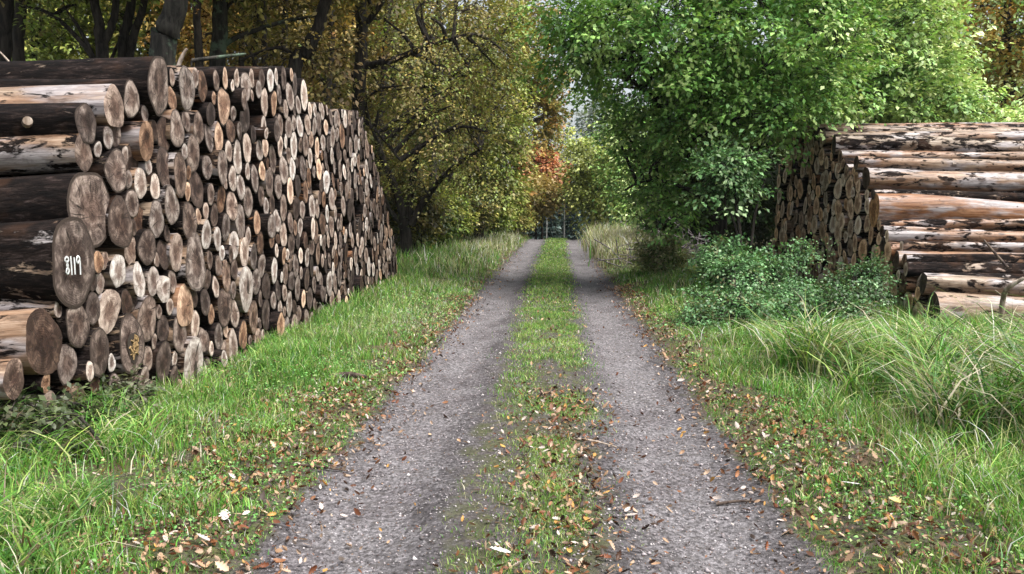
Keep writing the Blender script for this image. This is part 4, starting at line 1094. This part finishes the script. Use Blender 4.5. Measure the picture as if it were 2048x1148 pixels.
# middle strip
def strip(X, Y, s):
    d = 1.9 * np.exp(-((s - .10) / .20) ** 2) + .85 * np.exp(-((s + .22) / .2) ** 2) * sstep(Y, 4, 14) + .28 * np.exp(-((s + .25) / .2) ** 2)
    return np.clip(d * (sstep(vnoise(X * 3.3, Y * 1.6, 44), -.5, .4) * (1 - .35 * sstep(-Y, -6.5, -4)) + .9 * sstep(Y, 9, 18)), 0, 1)
scatter(70000, -.75, .5, 2.7, 7, strip, lambda X, Y, s: .042 + .02 * vnoise(X * 3, Y * 3, 45), .0042, .55)
scatter(42000, -.75, .6, 7, 14, strip, lambda X, Y, s: .05 + .02 * vnoise(X * 3, Y * 3, 45), .0065, .55)
scatter(26000, -.75, .8, 14, 26, strip, lambda X, Y, s: .055 + 0 * X, .012, .5)
scatter(14000, -.65, 1.1, 26, 45, strip, lambda X, Y, s: .06 + 0 * X, .022, .5)
X, Y, H, W, B = [np.concatenate(q) for q in (bx, by, bh, bw, bb)]
blades("short_grass", "short green grass growing along both verges and the middle strip", X, Y, H, W, B, grass_col(R, X, Y, dryness(X, Y)), 202)

n = 30000
Y = 2.8 + 6 * R.random(n); s_ = np.where(R.random(n) < .5, -1.36 - np.abs(R.normal(0, .5, n)), 1.2 + np.abs(R.normal(0, .5, n)))
X = s_ + road_x(Y); k = (vnoise(X * 5, Y * 5, 71) + .6 * vnoise(X * 11, Y * 11, 72) > -.05) & in_view(X, Y); X, Y = X[k], Y[k]
blades("low_grass", "low tufts of grass poking through the fallen leaves", X, Y, R.uniform(.02, .06, len(X)), np.full(len(X), .005), np.clip(R.normal(.6, .2, len(X)), .1, 1.1), grass_col(R, X, Y, .05 + 0 * X), 203)

n = 60000
Y = 2.8 + 13 * R.random(n) ** 1.3; s_ = np.where(R.random(n) < .5, -1.35 - 2.2 * R.random(n), 1.25 + 3.2 * R.random(n))
X = s_ + road_x(Y); k = (vnoise(X * 2.6, Y * 2.6, 75) + .7 * vnoise(X * 7, Y * 7, 76) > .0) & in_view(X, Y) & ~((X < -3.2) & (Y > 5.6)) & ~((X > 4.9) & (Y > 11)); X, Y = X[k], Y[k]; n = len(X)
wc = palette(R, n, [(.10, .26, .06), (.17, .33, .09), (.07, .17, .05), (.28, .36, .14), (.30, .22, .12)], [1, 1, .8, .6, .35]) * np.exp(R.normal(0, .25, n))[:, None]
hz = ground_z(X, Y) + R.uniform(.01, .10, n) * np.clip(np.abs(s_[k]) - 1.0, .2, 1)
Lw = R.uniform(.008, .022, n) * (1 + .06 * Y)
o = leaves_mesh("low_weeds", np.c_[X, Y, hz], np.c_[R.normal(0, 1, (n, 2)), R.normal(.1, .3, n)], R.normal(0, .4, (n, 3)) + [0, 0, 1], Lw, Lw * .65, wc, M_LEAF)
tag(o, "small broad-leaved weeds among the verge grass", "weeds", kind="stuff")

# tall arching grass
R = RNG(211)
TX, TY, TH, TW, TB, TA, TD = [], [], [], [], [], [], []
def tussock(x, y, n, h, spread, w, dry=0.0, bend=.75):
    a = R.uniform(0, 6.283, n)
    TX.append(x + R.normal(0, spread, n)); TY.append(y + R.normal(0, spread, n)); TH.append(h * R.uniform(.45, 1.15, n)); TW.append(w * R.uniform(.7, 1.4, n))
    TB.append(np.clip(R.normal(bend, .2, n), .1, 1.15)); TA.append(a); TD.append(np.full(n, dry))
for q in range(210):                # before the brown stack
    y = R.uniform(5.3, 11); x = R.uniform(1.9 + .1 * (11 - y), 6.4)
    if x < 2.2 + .28 * max(0, 9.5 - y) * R.random() + .25 * (y > 9.3) * (y - 9.3) * 3: continue
    if y > 9.4 and (x < 4.6 or y > 10): continue
    tussock(x, y, 80, R.uniform(.45, 1.05) * (1 if y < 8.4 else .5), .09, .012, R.choice([.08, .25, .55], p=[.4, .35, .25]), .95)
for q in range(230):                # shorter tufts towards the track
    y = R.uniform(4, 10.5); x = R.uniform(1.7, 4.4) + .06 * (10 - y)
    if y > 9.6 and x > 3.2: continue
    tussock(x, y, 30, R.uniform(.12, .34), .10, .0075, R.choice([0, .2, .6], p=[.5, .3, .2]), .7)
for q in range(80):                 # near edge of the verge below the tall stack
    y = R.uniform(3.4, 5.6); x = -R.uniform(2.15, 3.6) - .15 * (y - 3.4)
    tussock(x, y, 55, R.uniform(.22, .45), .07, .0085, R.choice([0, .2, .5], p=[.7, .25, .05]), .95)
for q in range(28):
    y = R.uniform(3.2, 5.2); x = R.uniform(2.0, 3.4)
    tussock(x, y, 45, R.uniform(.18, .35), .09, .005, R.choice([0, .2, .4], p=[.6, .25, .15]))
for q in range(34):                 # foot of the tall stack
    y = R.uniform(6.3, 17.2); tussock(-2.95 + R.normal(0, .1), y, 40, R.uniform(.14, .28), .12, .008, R.choice([0, .3]))
for q in range(190):                # straw grass along the far verges
    y = R.uniform(22, 38); tussock(R.uniform(1.35, 3.3) + road_x(y), y, 44, R.uniform(.5, 1.0), .2, .022, 5, .45)
for q in range(110):
    y = R.uniform(18, 40); tussock(-R.uniform(1.7, 3.4) + road_x(y), y, 34, R.uniform(.3, .6), .2, .018, 2.6 if y > 26 else .4, .45)
for q in range(30):
    y = R.uniform(12, 22); tussock(R.uniform(1.7, 2.6), y, 34, R.uniform(.15, .3), .15, .012, .1, .5)
X, Y, H, W, B, A_, D = [np.concatenate(q) for q in (TX, TY, TH, TW, TB, TA, TD)]
k = ~((X < -3.2) & (Y > 5.6) & (Y < 18)) & ~((X > 5.0) & (Y > 11.0) & (Y < 19.8))
X, Y, H, W, B, A_, D = [q[k] for q in (X, Y, H, W, B, A_, D)]
tc = grass_col(R, X, Y, D + dryness(X, Y) * .5) * np.exp(.35 * vnoise(X * 2.3, Y * 2.3, 77) - .18)[:, None]      # whole tussocks differ in tone
blades("tall_grass", "long arching grass in tussocks on the verges", X, Y, H, W, B, tc, 212, seg=4, az=A_)

# ------------------------------------------------------------------ fallen leaves, stones
def leaf_outline(lobed):
    if lobed:
        h = [(0, 0), (.08, .04), (.2, .16), (.27, .10), (.4, .26), (.48, .15), (.62, .28), (.7, .16), (.85, .17), (1, 0)]
    else:
        h = [(0, 0), (.15, .13), (.35, .25), (.6, .24), (.82, .13), (1, 0)]
    return np.array(h)
def fallen(name, label, X, Y, size, col, seed, lift=.016, lobed=True, upright=.65, kind="stuff"):
    R = RNG(seed); n = len(X)
    o = leaf_outline(lobed); m = len(o)
    a = R.uniform(0, 6.283, n); d = np.stack([np.cos(a), np.sin(a), R.normal(0, upright, n)], 1); d /= np.linalg.norm(d, axis=1)[:, None]
    nr = np.stack([R.normal(0, upright, n), R.normal(0, upright, n), np.ones(n)], 1)
    s = np.cross(d, nr); s /= np.linalg.norm(s, axis=1)[:, None]; up = np.cross(s, d)
    up *= np.sign(up[:, 2:3])
    cz = ground_z(X, Y) + lift * R.uniform(.3, 1.5, n) + np.abs(d[:, 2]) * size * .5
    c = np.stack([X, Y, cz], 1)
    curl = R.uniform(-.8, 1.3, n)
    V = []
    for sg in (1, 0, -1):
        for (t, w) in o:
            V.append(c + d * ((t - .5) * size)[:, None] + s * (sg * w * size)[:, None] + up * ((curl * (w * abs(sg)) + curl * .6 * (t - .5) ** 2) * size)[:, None])
    V = np.stack(V, 1)
    base = np.arange(n)[:, None] * (3 * m)
    fs = []
    for r in range(2):
        for q in range(m - 1):
            fs.append(base + np.array([r * m + q, r * m + q + 1, (r + 1) * m + q + 1, (r + 1) * m + q]))
    f = np.concatenate(fs, 0)
    o_ = mesh_np(name, V.reshape(-1, 3), f, M_DRYLEAF, fattr=dict(col=np.tile(col, (len(fs), 1))))
    return tag(o_, label, "leaves" if kind else "leaf", kind=kind)
LITT = np.array([(.13, .045, .02), (.20, .085, .035), (.07, .034, .02), (.32, .20, .12), (.38, .27, .19), (.46, .39, .35), (.035, .022, .016), (.40, .22, .06)])
LW = np.array([1.0, 1.0, 1.0, 1.1, .9, .45, 1.0, .35]); LW /= LW.sum()
R = RNG(221)
def lit_band(n, y0, y1, cx, sx):
    Y = y0 + (y1 - y0) * R.random(n); s = R.normal(cx, sx, n); return s + road_x(Y), Y
P = [lit_band(4200, 2.8, 7, -1.76, .34), lit_band(4000, 2.8, 7, 1.70, .38), lit_band(2400, 7, 15, -1.45, .17), lit_band(2400, 7, 17, 1.32, .16), lit_band(2300, 2.8, 7.5, .08, .22),
     lit_band(500, 7.5, 16, .05, .3), lit_band(70, 2.8, 9, 0, .8), lit_band(900, 2.8, 8, -2.4, .5), lit_band(900, 2.8, 8, 2.6, .7), lit_band(700, 15, 30, -1.35, .2), lit_band(700, 15, 30, 1.25, .2), lit_band(350, 6, 16, -2.2, .5)]
X = np.concatenate([p[0] for p in P]); Y = np.concatenate([p[1] for p in P])
sz = .013 + .042 * R.random(len(X)) ** 1.6 + .025 * (R.random(len(X)) < .04)
fallen("leaf_litter", "brown fallen oak leaves scattered along the track edges", X, Y, sz, LITT[R.choice(len(LITT), len(X), p=LW)] * np.exp(R.normal(0, .2, len(X)))[:, None], 222)
n = 7000                             # crumbs and small scraps on the wheel tracks
Y = 2.8 + 13 * R.random(n) ** 1.4; s = np.where(R.random(n) < .5, R.normal(-.95, .3, n), R.normal(.74, .27, n))
fallen("litter_scraps", "small dark scraps of leaf and bark trodden into the gravel", s + road_x(Y), Y, R.uniform(.004, .013, n), LITT[R.choice(len(LITT), n, p=[.2, .15, .25, .05, .05, .03, .25, .02])] * .8, 223, .003, False, .2)
def one_leaf(u, v, size, c, lab, seed):
    d = ray(u, v); t = (-CAMZ + .03) / d[2]
    o = fallen("fallen_leaf", lab, np.array([d[0] * t]), np.array([d[1] * t]), np.array([size]), np.array([c]), seed, .05, True, .15, None)
    o["group"] = "single leaves that catch the eye"
one_leaf(1975, 965, .15, (.6, .57, .53), "whitish upturned leaf lying in the grass near the photo's edge", 1)
one_leaf(1790, 1040, .11, (.6, .5, .22), "pale yellow leaf among brown litter on the grassy verge", 2)
one_leaf(1000, 1105, .12, (.55, .52, .48), "white upturned leaf on the middle strip at the photo's bottom edge", 3)
one_leaf(1700, 995, .10, (.62, .6, .6), "grey-white leaf on the litter beside the wheel track", 4)
one_leaf(450, 1050, .11, (.6, .56, .52), "pale grey leaf at the litter's edge near the tall grass", 5)
one_leaf(415, 797, .07, (.65, .38, .03), "orange-yellow leaf in the grass at the foot of the tall stack", 6)
one_leaf(80, 1085, .14, (.5, .38, .2), "tan leaf leaning in the tall grass at the photo's corner", 7)

# stones: squashed octahedra with noise
R = RNG(231); n = 9000
Y = 2.8 + 12 * R.random(n) ** 1.5
s = R.uniform(-1.35, 1.2, n)
X = s + road_x(Y); r = R.uniform(.003, .009, n) * (1 + .9 * (R.random(n) < .06))
oc = np.array([(1, 0, 0), (0, 1, 0), (-1, 0, 0), (0, -1, 0), (0, 0, .8), (0, 0, -.6), ], float)
V = oc[None] * R.uniform(.6, 1.3, (n, 6, 1)) * r[:, None, None]
a = R.uniform(0, 6.28, n); ca, sa = np.cos(a)[:, None], np.sin(a)[:, None]
V = np.stack([V[:, :, 0] * ca - V[:, :, 1] * sa, V[:, :, 0] * sa + V[:, :, 1] * ca, V[:, :, 2]], -1)
V += np.stack([X, Y, ground_z(X, Y) + r * .25], -1)[:, None, :]
of = np.array([(0, 1, 4), (1, 2, 4), (2, 3, 4), (3, 0, 4), (1, 0, 5), (2, 1, 5), (3, 2, 5), (0, 3, 5)])
f = (np.arange(n)[:, None, None] * 6 + of[None]).reshape(-1, 3)
cs = np.array([(.30, .27, .28), (.18, .16, .165), (.45, .42, .42), (.10, .09, .09)])[R.choice(4, n, p=[.4, .3, .15, .15])]
o = mesh_np("gravel", V.reshape(-1, 3), f, leaf_material("gravel_stone", 0, .85, .2), fattr=dict(col=np.repeat(cs, 8, axis=0)))
tag(o, "small grey stones in the wheel tracks", "gravel", kind="stuff")

# ------------------------------------------------------------------ haze
me = bpy.data.meshes.new("haze")
hx, hy0, hy1, hz0, hz1 = 60, -8, 125, -4, 24
hv_ = [(x, y, z) for x in (-hx, hx) for y in (hy0, hy1) for z in (hz0, hz1)]
me.from_pydata(hv_, [], [(0, 1, 3, 2), (4, 6, 7, 5), (0, 4, 5, 1), (2, 3, 7, 6), (0, 2, 6, 4), (1, 5, 7, 3)])
o = bpy.data.objects.new("haze", me); COL.objects.link(o); tag(o, "faint haze in the forest air", "haze", kind="stuff")
hm = bpy.data.materials.new("haze"); hm.use_nodes = True
hm.node_tree.nodes.remove(hm.node_tree.nodes["Principled BSDF"])
pv = hm.node_tree.nodes.new("ShaderNodeVolumePrincipled")
pv.inputs["Color"].default_value = (0.82, 0.9, 0.95, 1); pv.inputs["Density"].default_value = 0.0002
hm.node_tree.links.new(pv.outputs[0], hm.node_tree.nodes["Material Output"].inputs["Volume"])
me.materials.append(hm)
